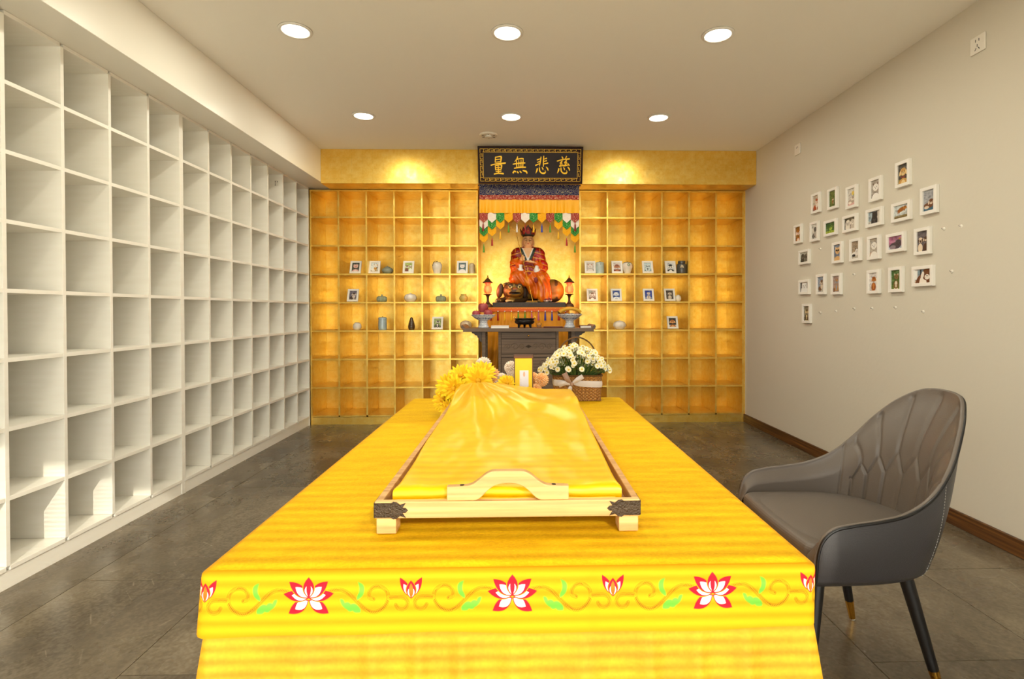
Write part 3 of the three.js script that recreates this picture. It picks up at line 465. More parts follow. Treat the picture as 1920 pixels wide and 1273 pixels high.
  function leg(ax, az, fx, fz) {
    const top = [ax, BY + 0.03, az], foot = [fx, 0, fz], k = 0.2; const at2 = (q) => [lerp(foot[0], top[0], q), lerp(foot[1], top[1], q), lerp(foot[2], top[2], q)];
    const l = mesh('leg', rod(at2(k), top, 0.0145, 0.0205, 24), M.black, t); mesh('brass_tip', rod(at2(0.012), at2(k), 0.0105, 0.0148, 24), M.brass, l); mesh('foot_glide', rod(foot, at2(0.014), 0.009, 0.0105, 16), M.white, l);
  }
  leg(0.035, 0.165, 0.12, 0.212); leg(0.03, -0.165, 0.105, -0.185); leg(-0.235, 0.19, -0.292, 0.235); leg(-0.235, -0.19, -0.292, -0.235);
}

// ================================================================ name plaque
{
  const t = thing('name_plaque', 'dark lacquered plaque with four gold characters and fret border', 'plaque', [0.103, 2.342, -5.085]);
  const tilt = new THREE.Group(); const W = 0.985, H = 0.338; const LEAN = 0.27;
  const add = (name, geo, m) => { geo.rotateX(LEAN); return mesh(name, geo, m, t); };
  const board = phys({ color: srgb(42, 20, 14), roughness: 0.5, specularIntensity: 0.3 });
  add('board', box(-W / 2, W / 2, 0, H, -0.03, 0, 0.004, 2), board);
  add('inner_panel', box(-W / 2 + 0.052, W / 2 - 0.052, 0.052, H - 0.052, 0.0003, 0.0012), phys({ color: srgb(34, 20, 18), roughness: 0.4, specularIntensity: 0.4 }));
  const goldP = std({ color: srgb(226, 176, 40), roughness: 0.4, metalness: 0.35 }), goldC = std({ color: srgb(236, 184, 20), roughness: 0.4, metalness: 0.3 });
  // fret border
  const fr = []; const th = 0.003, line = (x0, y0, x1, y1) => { const a = Math.min(x0, x1) - th / 2, b = Math.max(x0, x1) + th / 2, c = Math.min(y0, y1) - th / 2, d = Math.max(y0, y1) + th / 2; fr.push(new THREE.BoxGeometry(b - a, d - c, 0.0016).translate((a + b) / 2, (c + d) / 2, 0.0009)); };
  const key = [[0, 0, 0.8, 0], [0.8, 0, 0.8, 0.62], [0.8, 0.62, 0.32, 0.62], [0, 0, 0, 1], [0, 1, 1, 1]];
  const run = (ox, oy, ux, uy, vx, vy, n, p, q) => { for (let k = 0; k < n; k++) for (const [a, b, c, d] of key) { const A = (k + a) * p, B = b * q, Cc = (k + c) * p, D = d * q; line(ox + ux * A + vx * B, oy + uy * A + vy * B, ox + ux * Cc + vx * D, oy + uy * Cc + vy * D); } };
  const bx = W / 2 - 0.022, by0 = 0.024, by1 = H - 0.024, q = 0.028;
  run(-bx + 0.034, by1, 1, 0, 0, -1, 17, (2 * bx - 0.068) / 17, q); run(bx - 0.034, by0, -1, 0, 0, 1, 17, (2 * bx - 0.068) / 17, q);
  run(-bx, by0 + 0.034, 0, 1, 1, 0, 4, (by1 - by0 - 0.068) / 4, q); run(bx, by1 - 0.034, 0, -1, -1, 0, 4, (by1 - by0 - 0.068) / 4, q);
  for (const sx of [-1, 1]) for (const [y, s] of [[by1, -1], [by0, 1]]) { line(sx * bx, y, sx * (bx - 0.034), y); line(sx * bx, y, sx * bx, y + s * 0.034); line(sx * (bx - 0.026), y + s * 0.026, sx * (bx - 0.034), y + s * 0.026); }
  add('fret_border', merge(fr), goldP);
  // brush strokes: [x, y, width] on a 100 x 100 square, y down
  const heart = [[[20, 66, 7], [17, 78, 8], [10, 92, 2]], [[33, 62, 6], [36, 80, 7], [50, 92, 7], [68, 92, 8], [74, 86, 5], [70, 76, 1]], [[50, 60, 3], [56, 68, 7], [58, 75, 3]], [[78, 58, 3], [88, 68, 8], [92, 78, 4]]];
  const G = {
    liang: [[[32, 6, 5], [30, 34, 5]], [[32, 7, 5], [64, 3, 6], [70, 5, 8], [66, 33, 6]], [[34, 20, 4], [62, 17, 4]], [[32, 34, 4], [64, 31, 4]], [[2, 50, 6], [30, 44, 5], [96, 38, 8]], [[30, 52, 5], [32, 76, 5]], [[30, 52, 4], [66, 48, 5], [72, 50, 7], [68, 73, 5]], [[34, 64, 4], [64, 61, 4]], [[34, 75, 4], [66, 72, 4]], [[49, 48, 5], [50, 94, 6]], [[34, 85, 4], [68, 82, 5]], [[22, 98, 6], [50, 94, 6], [84, 96, 8]]],
    wu: [[[36, 2, 4], [32, 14, 7], [16, 30, 2]], [[28, 18, 5], [60, 13, 6], [74, 14, 6]], [[28, 26, 5], [30, 64, 6]], [[43, 24, 4], [44, 63, 5]], [[58, 22, 4], [57, 62, 5]], [[72, 20, 5], [69, 62, 6]], [[6, 44, 5], [50, 38, 6], [84, 37, 6]], [[14, 66, 6], [50, 61, 6], [88, 60, 6]], [[4, 92, 9], [14, 82, 7], [24, 86, 6]], [[32, 84, 6], [40, 92, 7]], [[50, 82, 6], [60, 90, 7]], [[70, 78, 6], [92, 84, 9], [98, 94, 6]]],
    bei: [[[44, 4, 5], [40, 30, 6], [34, 54, 3]], [[62, 0, 5], [60, 30, 6], [60, 56, 5]], [[18, 20, 6], [38, 14, 4]], [[20, 34, 5], [38, 28, 4]], [[8, 50, 7], [24, 44, 5], [40, 40, 3]], [[64, 16, 4], [82, 11, 7]], [[64, 28, 4], [82, 24, 6]], [[64, 42, 4], [90, 37, 7]], ...heart],
    ci: [[[38, 2, 5], [46, 12, 7]], [[70, 0, 6], [60, 14, 3]], [[8, 26, 6], [44, 18, 5], [88, 14, 8]], [[42, 24, 5], [28, 38, 5], [40, 38, 4], [24, 54, 5], [46, 50, 4]], [[70, 20, 5], [56, 36, 5], [72, 34, 4], [54, 52, 5], [82, 46, 5]], [[44, 44, 4], [50, 54, 6]], [[78, 38, 4], [88, 50, 6]], ...heart] };
  const stroke = (pts) => { const c = new THREE.CatmullRomCurve3(pts.map(([x, y, w]) => V(x, y, w)), false, 'centripetal'); const n = 10 * (pts.length - 1), P = c.getPoints(n); const L = [], R = []; P.forEach((p, i) => { const a = P[Math.max(0, i - 1)], b = P[Math.min(n, i + 1)], dx = b.x - a.x, dy = b.y - a.y, l = Math.hypot(dx, dy) || 1, h = p.z / 2; L.push([p.x - dy / l * h, p.y + dx / l * h]); R.push([p.x + dy / l * h, p.y - dx / l * h]); }); const e = P[n], s0 = P[0]; const out = [[s0.x - (P[1].x - s0.x) * 0.8, s0.y - (P[1].y - s0.y) * 0.8], ...L, [e.x + (e.x - P[n - 1].x) * 0.8, e.y + (e.y - P[n - 1].y) * 0.8], ...R.reverse()]; return poly(out.map(([x, y]) => [(x - 50) / 100 * 0.142, (50 - y) / 100 * 0.166])); };
  [['liang', -0.302], ['wu', -0.1], ['bei', 0.107], ['ci', 0.31]].forEach(([k, x]) => { const gs = G[k].map((s) => extrude(stroke(s), 0.002, 0.0008, 1)); const g = merge(gs); g.translate(x, H / 2 - 0.001, 0.0018); add('gold_character', g, goldC); });
}

// ================================================================ hanging valance
function brocade(base, lines, s) { return tex(256, 256, (u, v) => { const a = fbm(u * 8, v * 8, 8, 8, 3, s), b = fbm(u * 12 + 0.3, v * 12, 12, 12, 2, s + 5), k = Math.abs(Math.sin((a * 5 + b * 2.2) * Math.PI * 1.6)); const c = k > 0.94 ? lines[0] : k > 0.9 && b > 0.5 ? lines[1] : base; const g = fbm(u * 64, v * 64, 64, 64, 2, s + 9); return c.map((x) => x + (g - 0.5) * 24); }, true, [4.5, 4.5]); }
const fab = (map) => phys({ map, roughness: 0.8, specularIntensity: 0.25, side: THREE.DoubleSide });
M.brBlue = fab(brocade([6, 14, 74], [[196, 176, 128], [70, 100, 120]], 801)); M.brRed = fab(brocade([140, 8, 14], [[226, 186, 150], [214, 130, 120]], 811)); M.brGreen = fab(brocade([18, 112, 36], [[150, 200, 120], [90, 170, 90]], 821)); M.brWhite = fab(brocade([232, 216, 198], [[240, 230, 216], [214, 160, 150]], 831)); M.brYellow = fab(brocade([232, 158, 20], [[240, 186, 60], [226, 150, 20]], 841));
function tassel(len, col) { const c = col; const g = merge([paint(lathe([[0.0001, 0], [0.004, -0.002], [0.0045, -0.008], [0.003, -0.011]], 10), c), paint(lathe([[0.003, -0.011], [0.007, -0.022], [0.0085, -len * 0.6], [0.0105, -len], [0.0001, -len + 0.002]], 10), c)]); return g; }
const TC = { red: srgb(168, 22, 24), green: srgb(96, 150, 40), yellow: srgb(238, 176, 20), blue: srgb(44, 58, 160), white: srgb(232, 222, 206), pink: srgb(196, 92, 120), dark: srgb(140, 26, 22) };
{
  const X0 = -0.387, X1 = 0.575, Z = -5.172; const t = thing('hanging_valance', 'layered brocade valance of coloured pennants and tassels hung over the niche', 'valance', [0, 0, Z]);
  const sw = (x) => 0.004 * Math.sin(x * 22) + 0.002 * Math.sin(x * 51 + 1);
  const uvm = (u, v, p) => [p[0], p[1]];
  mesh('hanging_rod', rod([X0 - 0.012, 2.348, -0.002], [X1 + 0.014, 2.348, -0.002], 0.007), M.deskDark, t);
  mesh('blue_brocade_band', sheet((u, v) => { const x = lerp(X0, X1, u); return [x, lerp(2.356, 2.252, v), 0.006 + sw(x) * v]; }, 60, 6, uvm), M.brBlue, t);
  mesh('red_brocade_band', sheet((u, v) => { const x = lerp(X0, X1, u); return [x, lerp(2.255, 2.209, v), 0.004 + sw(x)]; }, 60, 4, uvm), M.brRed, t);
  mesh('yellow_pleated_band', sheet((u, v) => { const x = lerp(X0, X1, u); const ph = x * 78 + 1.5 * Math.sin(x * 17); return [x, lerp(2.211, 2.080, v), 0.001 + (0.003 + 0.009 * v) * Math.sin(ph)]; }, 300, 6, uvm), M.valanceYellow, t);
  const cols = [['red', 'white', 'green', 'yellow', 'T:green'], ['white', 'green', 'yellow', 'T:red'], ['green', 'yellow', 'T:yellow'], ['yellow', 'T:green'], ['red', 'T:white'], ['white', 'T:dark'], ['green', 'T:yellow'], ['yellow', 'T:blue'], ['red', 'T:green'], ['green', 'yellow', 'T:yellow'], ['white', 'green', 'yellow', 'T:red'], ['red', 'white', 'green', 'yellow', 'T:green']];
  const w = (X1 - X0) / 12; const BM = { red: M.brRed, white: M.brWhite, green: M.brGreen, yellow: M.brYellow };
  const pen = sheet((u, v) => { const x = (u - 0.5) * w * 0.99; const tip = 0.062 + 0.036 * (1 - Math.abs(u - 0.5) * 2); return [x, -v * tip, 0.004 * Math.sin(u * Math.PI) * v]; }, 12, 8, (u, v) => [u * w, v * 0.1]);
  cols.forEach((c, i) => { const x = X0 + (i + 0.5) * w; let y = 2.084, k = 0; for (const s of c) { if (s.startsWith('T:')) { const b = mesh('tassel', tassel(0.078, TC[s.slice(2)]), M.vc, t); b.position.set(x, y + 0.064 - 0.098 - 0.012, -0.004 - 0.004 * (k - 1)); b.add(Object.assign(new THREE.Mesh(rod([0, 0, 0], [0, 0.024, 0], 0.0012, 0.0012, 6), M.thread), { name: 'cord' })); } else { mesh('pennant', pen, BM[s], t).position.set(x, y, -0.002 - 0.006 * k); y -= 0.064; k++; } } });
  for (const x of [X0 + w * 0.45, X1 - w * 0.5]) { const b = mesh('tassel', tassel(0.085, TC.dark), M.vc, t); b.position.set(x, 1.99, 0.010); }
}

// ================================================================ raised altar under yellow cloth
const AY = 1.172;
{
  const cx = 0.082, z0 = -5.70, z1 = -5.225;
  const p = thing('altar_platform', 'raised wooden altar stand hidden under the yellow tasselled cloth', 'altar', [cx, 0, 0]);
  mesh('top', box(-0.385, 0.385, AY - 0.03, AY - 0.002, z0, z1, 0.003), M.deskDark, p); for (const sx of [-1, 1]) for (const z of [z0 + 0.04, z1 - 0.04]) mesh('leg', box(sx * 0.34 - 0.02, sx * 0.34 + 0.02, 0, AY - 0.03, z - 0.02, z + 0.02), M.deskDark, p);
  const c = thing('altar_cloth', 'yellow altar cloth with orange dotted band and row of small tassels', 'altar cloth', [cx, 0, 0]);
  mesh('cloth_top', box(-0.39, 0.39, AY - 0.002, AY + 0.001, z0, z1 + 0.004), M.drape, c);
  // drape on three sides
  const path = (u) => { const Ls = 0.2, Lf = 0.78, T = 2 * Ls + Lf, s = u * T; return s < Ls ? [-0.39, z1 - Ls + s, -1, 0] : s < Ls + Lf ? [-0.39 + s - Ls, z1, 0, 1] : [0.39, z1 - (s - Ls - Lf), 1, 0]; };
  mesh('drape', sheet((u, v) => { const [x, z, nx, nz] = path(u); const y = lerp(AY - 0.002, 0.01, v); const fl = 0.14 * Math.pow(v, 0.8); const xx = x * (1 + 0.33 * Math.pow(v, 0.75)); const pl = (0.003 + 0.012 * v) * Math.sin(u * 95 + 2 * Math.sin(u * 23)); return [xx + nx * (0.004 + pl * 0.4), y, z + 0.006 + Math.abs(nz) * (pl + 0.01 * v) + (nx ? Math.max(0, fl * 0.2) : 0.028 * v)]; }, 260, 30, (u, v) => [u, v]), M.drape, c);
  const bandM = std({ map: canvasTex(512, 64, (g, w, h) => { g.fillStyle = '#d8520e'; g.fillRect(0, 0, w, h); g.fillStyle = '#f0b030'; for (let i = 0; i < 32; i++) { g.beginPath(); g.arc(8 + i * 16, 20, 4.5, 0, 7); g.fill(); g.beginPath(); g.arc(i * 16, 42, 3, 0, 7); g.fill(); } g.fillRect(0, 0, w, 5); }), roughness: 0.6, side: THREE.DoubleSide });
  mesh('orange_band', sheet((u, v) => { const x = lerp(-0.395, 0.395, u); const sc = 0.008 * Math.abs(Math.sin(u * Math.PI * 20)); return [x, lerp(AY + 0.002, AY - 0.034 - sc, v), z1 + 0.022]; }, 160, 4, (u, v) => [u * 2, 1 - v]), bandM, c);
  const tc = ['red', 'red', 'yellow', 'yellow', 'green', 'green', 'pink', 'pink', 'blue', 'blue', 'red', 'red'];
  tc.forEach((k, i) => { const b = mesh('tassel', tassel(0.085, TC[k]), M.vc, c); b.position.set(lerp(-0.36, 0.36, i / 11), AY - 0.042, z1 + 0.034); mesh('bead', ball(0.0065, 0, 0.004, 0, 1, 1, 1, 10), M.white, b); });
}

// ================================================================ statue on lion
{
  const CX = 0.081; const t = thing('seated_statue', 'painted statue of a crowned robed monk seated on a reclining lion with staff', 'statue', [CX, AY + 0.001, -5.5]);
  const X = (c) => (c - 770) * 0.000768, Y = (c) => 2.012 - (c - 90) * 0.000768 - AY - 0.001;
  const slate2 = std({ color: srgb(62, 60, 58), roughness: 0.55, bumpMap: leatherBump, bumpScale: 0.004 });
  mesh('base_slab', (() => { const g = box(-0.352, 0.375, 0, 0.05, -0.17, 0.2, 0.008, 2); return g; })(), slate2, t);
  // reclining lion
  const ochre = srgb(132, 98, 24), brown = srgb(74, 48, 18), darkb = srgb(44, 30, 18), cream = srgb(226, 196, 130), nose = srgb(150, 84, 44), red = srgb(150, 40, 30);
  const HZ = 0.10, hx = X(590), hy = Y(965);
  const lion = (x, y, z) => { const p = [x, y, z]; let d = ellip(p, [X(1110), Y(960), -0.03], [0.115, 0.118, 0.12]);             // rump
    d = smin(d, capsule(p, [X(1080), Y(960), -0.03], [X(640), Y(985), 0.0], 0.092, 0.085), 0.05);     // trunk
    d = smin(d, ellip(p, [hx, hy, HZ], [0.115, 0.098, 0.095]), 0.03);                               // head
    d = smin(d, ellip(p, [X(603), Y(985), HZ + 0.085], [0.064, 0.044, 0.04]), 0.02);                // muzzle
    d = smin(d, ellip(p, [X(608), Y(945), HZ + 0.108], [0.022, 0.014, 0.016]), 0.008);              // nose
    d = smin(d, ellip(p, [X(588), Y(1018), HZ + 0.07], [0.06, 0.018, 0.045]), 0.012);               // jaw
    for (const s of [-1, 1]) { d = smin(d, ellip(p, [hx + s * 0.05 + 0.006, Y(895), HZ + 0.072], [0.03, 0.018, 0.02]), 0.012); }
    d = smin(d, capsule(p, [X(560), Y(1080), 0.02], [X(385), Y(1092), 0.155], 0.036, 0.026), 0.02);   // forelegs
    d = smin(d, capsule(p, [X(720), Y(1070), 0.06], [X(520), Y(1094), 0.165], 0.036, 0.026), 0.02);
    d = smin(d, capsule(p, [X(1130), Y(1040), 0.07], [X(930), Y(1090), 0.13], 0.05, 0.03), 0.025);    // hind leg
    for (const q of [-1, 0, 1]) { d = smin(d, ellip(p, [X(380) + q * 0.017, Y(1096), 0.178], [0.012, 0.014, 0.014]), 0.006); d = smin(d, ellip(p, [X(515) + q * 0.017, Y(1098), 0.188], [0.012, 0.014, 0.014]), 0.006); d = smin(d, ellip(p, [X(925) + q * 0.014, Y(1096), 0.152], [0.011, 0.013, 0.013]), 0.006); }
    const mouth = ellip(p, [X(595), Y(998), HZ + 0.12], [0.068, 0.0055, 0.03]); d = Math.max(d, -mouth);
    return Math.max(d, 0.0502 - y); };
  const near = (p, c, r) => ellip(p, c, r) < 0;
  const lionC = (x, y, z) => { const p = [x, y, z];
    if (near(p, [X(595), Y(998), HZ + 0.12], [0.074, 0.010, 0.05])) return darkb;
    if (near(p, [X(608), Y(942), HZ + 0.115], [0.026, 0.014, 0.022])) return nose;
    for (const s of [-1, 1]) { const ec = [hx + s * 0.048 + 0.008, Y(918), HZ + 0.088]; if (near(p, ec, [0.011, 0.009, 0.03])) return darkb; if (near(p, ec, [0.021, 0.013, 0.03])) return cream; if (near(p, [ec[0], ec[1] + 0.022, ec[2]], [0.036, 0.014, 0.04])) return brown; }
    if (z > 0.166 && y < 0.075) return fbm(x * 60 + 9, y * 40, 256, 256, 1, 5) > 0.45 ? cream : brown;
    const n = fbm(x * 14 + 5, y * 14 + z * 9, 256, 256, 3, 911);
    if (Math.abs(x - hx) > 0.085 && x < hx + 0.14 && y > 0.08) return brown; if (y < 0.085 && z < 0.16) return n > 0.5 ? brown : darkb;
    if (x > X(860) && y > Y(900) - 0.01 && n > 0.58) return brown; return n > 0.64 ? brown : ochre; };
  mesh('lion', nets(lion, [-0.36, 0.03, -0.17], [0.40, 0.33, 0.26], 0.0055, lionC), M.vc, t);
  for (const [cx, s] of [[405, -1], [715, 1]]) { const g = ball(1, 0, 0, 0, 0.034, 0.075, 0.026, 20); g.rotateZ(s * 0.18); g.translate(X(cx), Y(965), HZ + 0.015); mesh('lion_ear', paint(g, s < 0 ? brown : darkb), M.vc, t); }
  for (let k = 0; k < 9; k++) { const a = lerp(-0.5, 0.5, k / 8); mesh('mane_curl', paint(ball(0.017, hx + Math.sin(a * 2.4) * 0.1, Y(880) + Math.cos(a * 2.4) * 0.02 - 0.01, HZ + 0.03, 1, 1, 1, 12), k % 2 ? brown : ochre), M.vc, t); }
  // monk
  const skin = srgb(228, 178, 124), robe = srgb(176, 26, 20), robeD = srgb(140, 16, 16), orange = srgb(204, 92, 8), orangeL = srgb(222, 124, 14), collar = srgb(34, 48, 36), white = srgb(226, 222, 214), goldc = srgb(232, 176, 40), shoe = srgb(110, 24, 20);
  const P = { head: [X(775), Y(300), 0.03] };
  const prims = [
    ['robe', (p) => capsule(p, [X(775), Y(450), -0.01], [X(775), Y(720), 0.0], 0.085, 0.12)],
    ['robe', (p) => capsule(p, [X(650), Y(465), 0], [X(900), Y(465), 0], 0.062, 0.062)],
    ['robeL', (p) => capsule(p, [X(625), Y(480), 0.0], [X(605), Y(620), 0.05], 0.058, 0.05)],
    ['robeR', (p) => capsule(p, [X(920), Y(480), 0.0], [X(955), Y(650), 0.04], 0.06, 0.058)],
    ['orange', (p) => capsule(p, [X(605), Y(600), 0.05], [X(600), Y(710), 0.05], 0.05, 0.042)],
    ['robeR', (p) => capsule(p, [X(955), Y(650), 0.04], [X(930), Y(740), 0.07], 0.06, 0.045)],
    ['orange', (p) => capsule(p, [X(640), Y(620), 0.07], [X(680), Y(585), 0.12], 0.036, 0.028)],
    ['orange', (p) => capsule(p, [X(930), Y(655), 0.07], [X(880), Y(605), 0.12], 0.04, 0.028)],
    ['white', (p) => ellip(p, [X(676), Y(675), 0.118], [0.019, 0.062, 0.016])],
    ['white', (p) => ellip(p, [X(884), Y(690), 0.122], [0.021, 0.06, 0.016])],
    ['orange', (p) => capsule(p, [X(740), Y(760), 0.03], [X(620), Y(800), 0.13], 0.085, 0.066)],
    ['orange', (p) => capsule(p, [X(620), Y(800), 0.13], [X(800), Y(870), 0.16], 0.066, 0.04)],
    ['orange', (p) => capsule(p, [X(830), Y(770), 0.03], [X(960), Y(815), 0.13], 0.085, 0.068)],
    ['orange', (p) => capsule(p, [X(960), Y(815), 0.13], [X(985), Y(1030), 0.12], 0.066, 0.078)],
    ['orange', (p) => capsule(p, [X(800), Y(850), 0.10], [X(880), Y(1000), 0.12], 0.07, 0.055)],
    ['shoe', (p) => ellip(p, [X(1020), Y(1085), 0.15], [0.05, 0.022, 0.05])],
    ['skin', (p) => ellip(p, P.head, [0.057, 0.075, 0.06])],
    ['skin', (p) => ellip(p, [X(775), Y(350), 0.045], [0.042, 0.04, 0.045])],
    ['skin', (p) => capsule(p, [X(775), Y(390), 0.01], [X(775), Y(450), 0.01], 0.036, 0.045)],
    ['skin', (p) => ellip(p, [X(776), Y(318), 0.094], [0.011, 0.02, 0.012])],
    ['skin', (p) => ellip(p, [X(702), Y(330), 0.02], [0.01, 0.034, 0.016])],
    ['skin', (p) => ellip(p, [X(848), Y(330), 0.02], [0.01, 0.034, 0.016])],
    // hands: palms and fingers
    ['skin', (p) => ellip(p, [X(692), Y(548), 0.135], [0.016, 0.03, 0.014])], ['skin', (p) => ellip(p, [X(815), Y(590), 0.14], [0.034, 0.012, 0.022])] ];
  for (let k = 0; k < 4; k++) { prims.push(['skin', (p) => capsule(p, [X(700), Y(522 + k * 14), 0.146], [X(730 - k * 3), Y(528 + k * 14), 0.16], 0.0062, 0.0055)]); prims.push(['skin', (p) => capsule(p, [X(792), Y(586), 0.128 + k * 0.011], [X(748 + k * 4), Y(582 - (k === 1 ? 5 : 0)), 0.134 + k * 0.011], 0.006, 0.005)]); }
  prims.push(['skin', (p) => capsule(p, [X(694), Y(535), 0.142], [X(705), Y(505), 0.158], 0.007, 0.006)]); prims.push(['skin', (p) => capsule(p, [X(815), Y(580), 0.15], [X(790), Y(560), 0.155], 0.0065, 0.0055)]);
  const folds = (x, y, z) => 0.004 * Math.sin(x * 90 + y * 26 + Math.sin(y * 40) * 0.8) * smooth(Y(700), Y(790), y) * 0 + (y < Y(720) ? 0.0045 * Math.sin((x - 0.02) * 120 + y * 40 + 2 * Math.sin(y * 22)) : 0.002 * Math.sin(y * 120 + x * 40));
  const soft = { skin: 0.008, white: 0.006, shoe: 0.012, orange: 0.028, robe: 0.03, robeL: 0.03, robeR: 0.03 };
  const monk = (x, y, z) => { const p = [x, y, z]; let d = 1; for (const [k, f] of prims) { const q = f(p); d = d === 1 ? q : smin(d, q, soft[k]); } if (y < Y(430)) d += folds(x, y, z) * (y < Y(440) ? 1 : 0); const eye = Math.min(ellip(p, [X(742), Y(296), 0.084], [0.016, 0.005, 0.008]), ellip(p, [X(806), Y(296), 0.084], [0.016, 0.005, 0.008])); d = Math.max(d, -eye); return Math.max(d, 0.0502 - y); };
  const monkC = (x, y, z) => { const p = [x, y, z]; let best = 1e9, k = 'robe'; for (const [n, f] of prims) { const q = f(p) - (n === 'skin' || n === 'white' ? 0.002 : 0); if (q < best) { best = q; k = n; } }
    if (k === 'skin') { if (y > Y(400) && z > 0.03) { const ex = Math.min(Math.hypot((x - X(742)) / 0.017, (y - Y(296)) / 0.0035), Math.hypot((x - X(806)) / 0.017, (y - Y(296)) / 0.0035)); if (ex < 1) return srgb(60, 36, 24); const br = Math.min(Math.abs((y - Y(272)) + 20 * (x - X(742)) ** 2), Math.abs((y - Y(272)) + 20 * (x - X(806)) ** 2)); if (br < 0.0025 && Math.abs(Math.abs(x - X(774)) - 0.025) < 0.018) return srgb(110, 76, 44); if (Math.hypot((x - X(776)) / 0.014, (y - Y(346)) / 0.0045) < 1) return srgb(164, 62, 48); } if (y < Y(415) && y > Y(640) && Math.abs(x - X(775)) < 0.09 && z < 0.12) { /* neck opening */ } return skin; }
    if (k === 'white') return white; if (k === 'shoe') return y < Y(1092) ? white : shoe;
    // collar
    const vx = Math.abs(x - X(772)), vy = y - Y(545); if (z > 0.02 && y < Y(395) && vy > -0.015 && vx < 0.09) { const edge = vx - (vy * 0.42 + 0.004); if (edge < -0.002 && vy > 0.012) return skin; if (Math.abs(edge) < 0.008) return white; if (edge > 0 && edge < 0.036) return collar; }
    if (k === 'orange') { if (y < Y(780) && z > 0.1 && fbm(x * 20 + 9, y * 8 + 9, 64, 64, 2, 933) > 0.6) return orangeL; return orange; }
    // patched robe with gold lines
    const wy = ((y + 0.25 * Math.abs(x - X(775))) / 0.052) % 1, wx = (((x * (k === 'robeL' ? 1.2 : 1)) + 0.5) / 0.062) % 1; if (wy < 0.11 && y < Y(440)) return goldc; if (wx < 0.07 && Math.floor((y + 1) / 0.052) % 2 === 0) return goldc; return k === 'robeR' ? robe : robeD; };
  mesh('monk_figure', nets(monk, [-0.30, 0.03, -0.15], [0.30, 0.72, 0.27], 0.0052, monkC), std({ vertexColors: true, roughness: 0.3 }), t);
  // crown of pointed leaves
  const crown = []; const cy = Y(240), cz = 0.022; crown.push(paint(lathe([[0.055, 0], [0.062, 0.004], [0.066, 0.022], [0.06, 0.024], [0.055, 0.006]], 28).translate(0, cy, 0), darkb));
  const leafS = new THREE.Shape(); leafS.moveTo(-0.022, 0); leafS.bezierCurveTo(-0.034, 0.03, -0.014, 0.05, 0, 0.082); leafS.bezierCurveTo(0.014, 0.05, 0.034, 0.03, 0.022, 0); leafS.closePath();
  const leafIn = new THREE.Shape(); leafIn.moveTo(-0.012, 0.008); leafIn.bezierCurveTo(-0.02, 0.03, -0.008, 0.042, 0, 0.064); leafIn.bezierCurveTo(0.008, 0.042, 0.02, 0.03, 0.012, 0.008); leafIn.closePath();
  for (const a of [-1.25, -0.62, 0, 0.62, 1.25]) { const big = a === 0 ? 1.25 : Math.abs(a) > 1 ? 0.85 : 1; for (const [s, c, d, o] of [[leafS, srgb(66, 46, 24), 0.004, 0], [leafIn, srgb(168, 26, 24), 0.002, 0.004]]) { const g = extrude(s, d, 0.001, 1); g.scale(big, big, 1); g.rotateX(0.28); g.translate(0, cy + 0.012, 0.062 + o); g.rotateY(a); crown.push(paint(g, c)); } crown.push(paint(ball(0.006, Math.sin(a) * 0.07, cy + 0.04 * big, Math.cos(a) * 0.078, 1, 1, 1, 8), goldc)); }
  crown.push(paint(lathe(smoothProfile([[0.054, 0], [0.05, 0.05], [0.03, 0.09], [0.006, 0.108]], 12), 20).translate(0, cy, 0), robeD));
  const cg = merge(crown); cg.translate(X(775), 0, cz); mesh('crown', cg, std({ vertexColors: true, roughness: 0.35, side: THREE.DoubleSide }), t);
  // ringed staff
  const top = V(X(612), Y(190), 0.165), foot = V(X(835), 0.052, 0.19); const st = [rod(foot.toArray(), top.toArray(), 0.0042, 0.0042, 10)]; const h = top.clone(); for (const s of [-1, 1]) st.push(tube([[h.x, h.y, h.z], [h.x + s * 0.03 - 0.01, h.y + 0.03, h.z], [h.x + s * 0.034 - 0.016, h.y + 0.07, h.z], [h.x - 0.022, h.y + 0.10, h.z]], 0.003, 20, 6)); st.push(ball(0.008, h.x - 0.022, h.y + 0.106, h.z, 1, 1.4, 1, 10)); for (const [dx, dy] of [[-0.05, 0.03], [0.018, 0.03]]) st.push(new THREE.TorusGeometry(0.012, 0.002, 6, 18).translate(h.x + dx, h.y + dy, h.z + 0.004));
  mesh('staff', merge(st), M.brass, t);
  mesh('waist_ornament', paint(merge([ball(0.022, X(872), Y(830), 0.205, 0.9, 1.3, 0.4, 14)]), srgb(120, 24, 30)), M.vc, t);
}

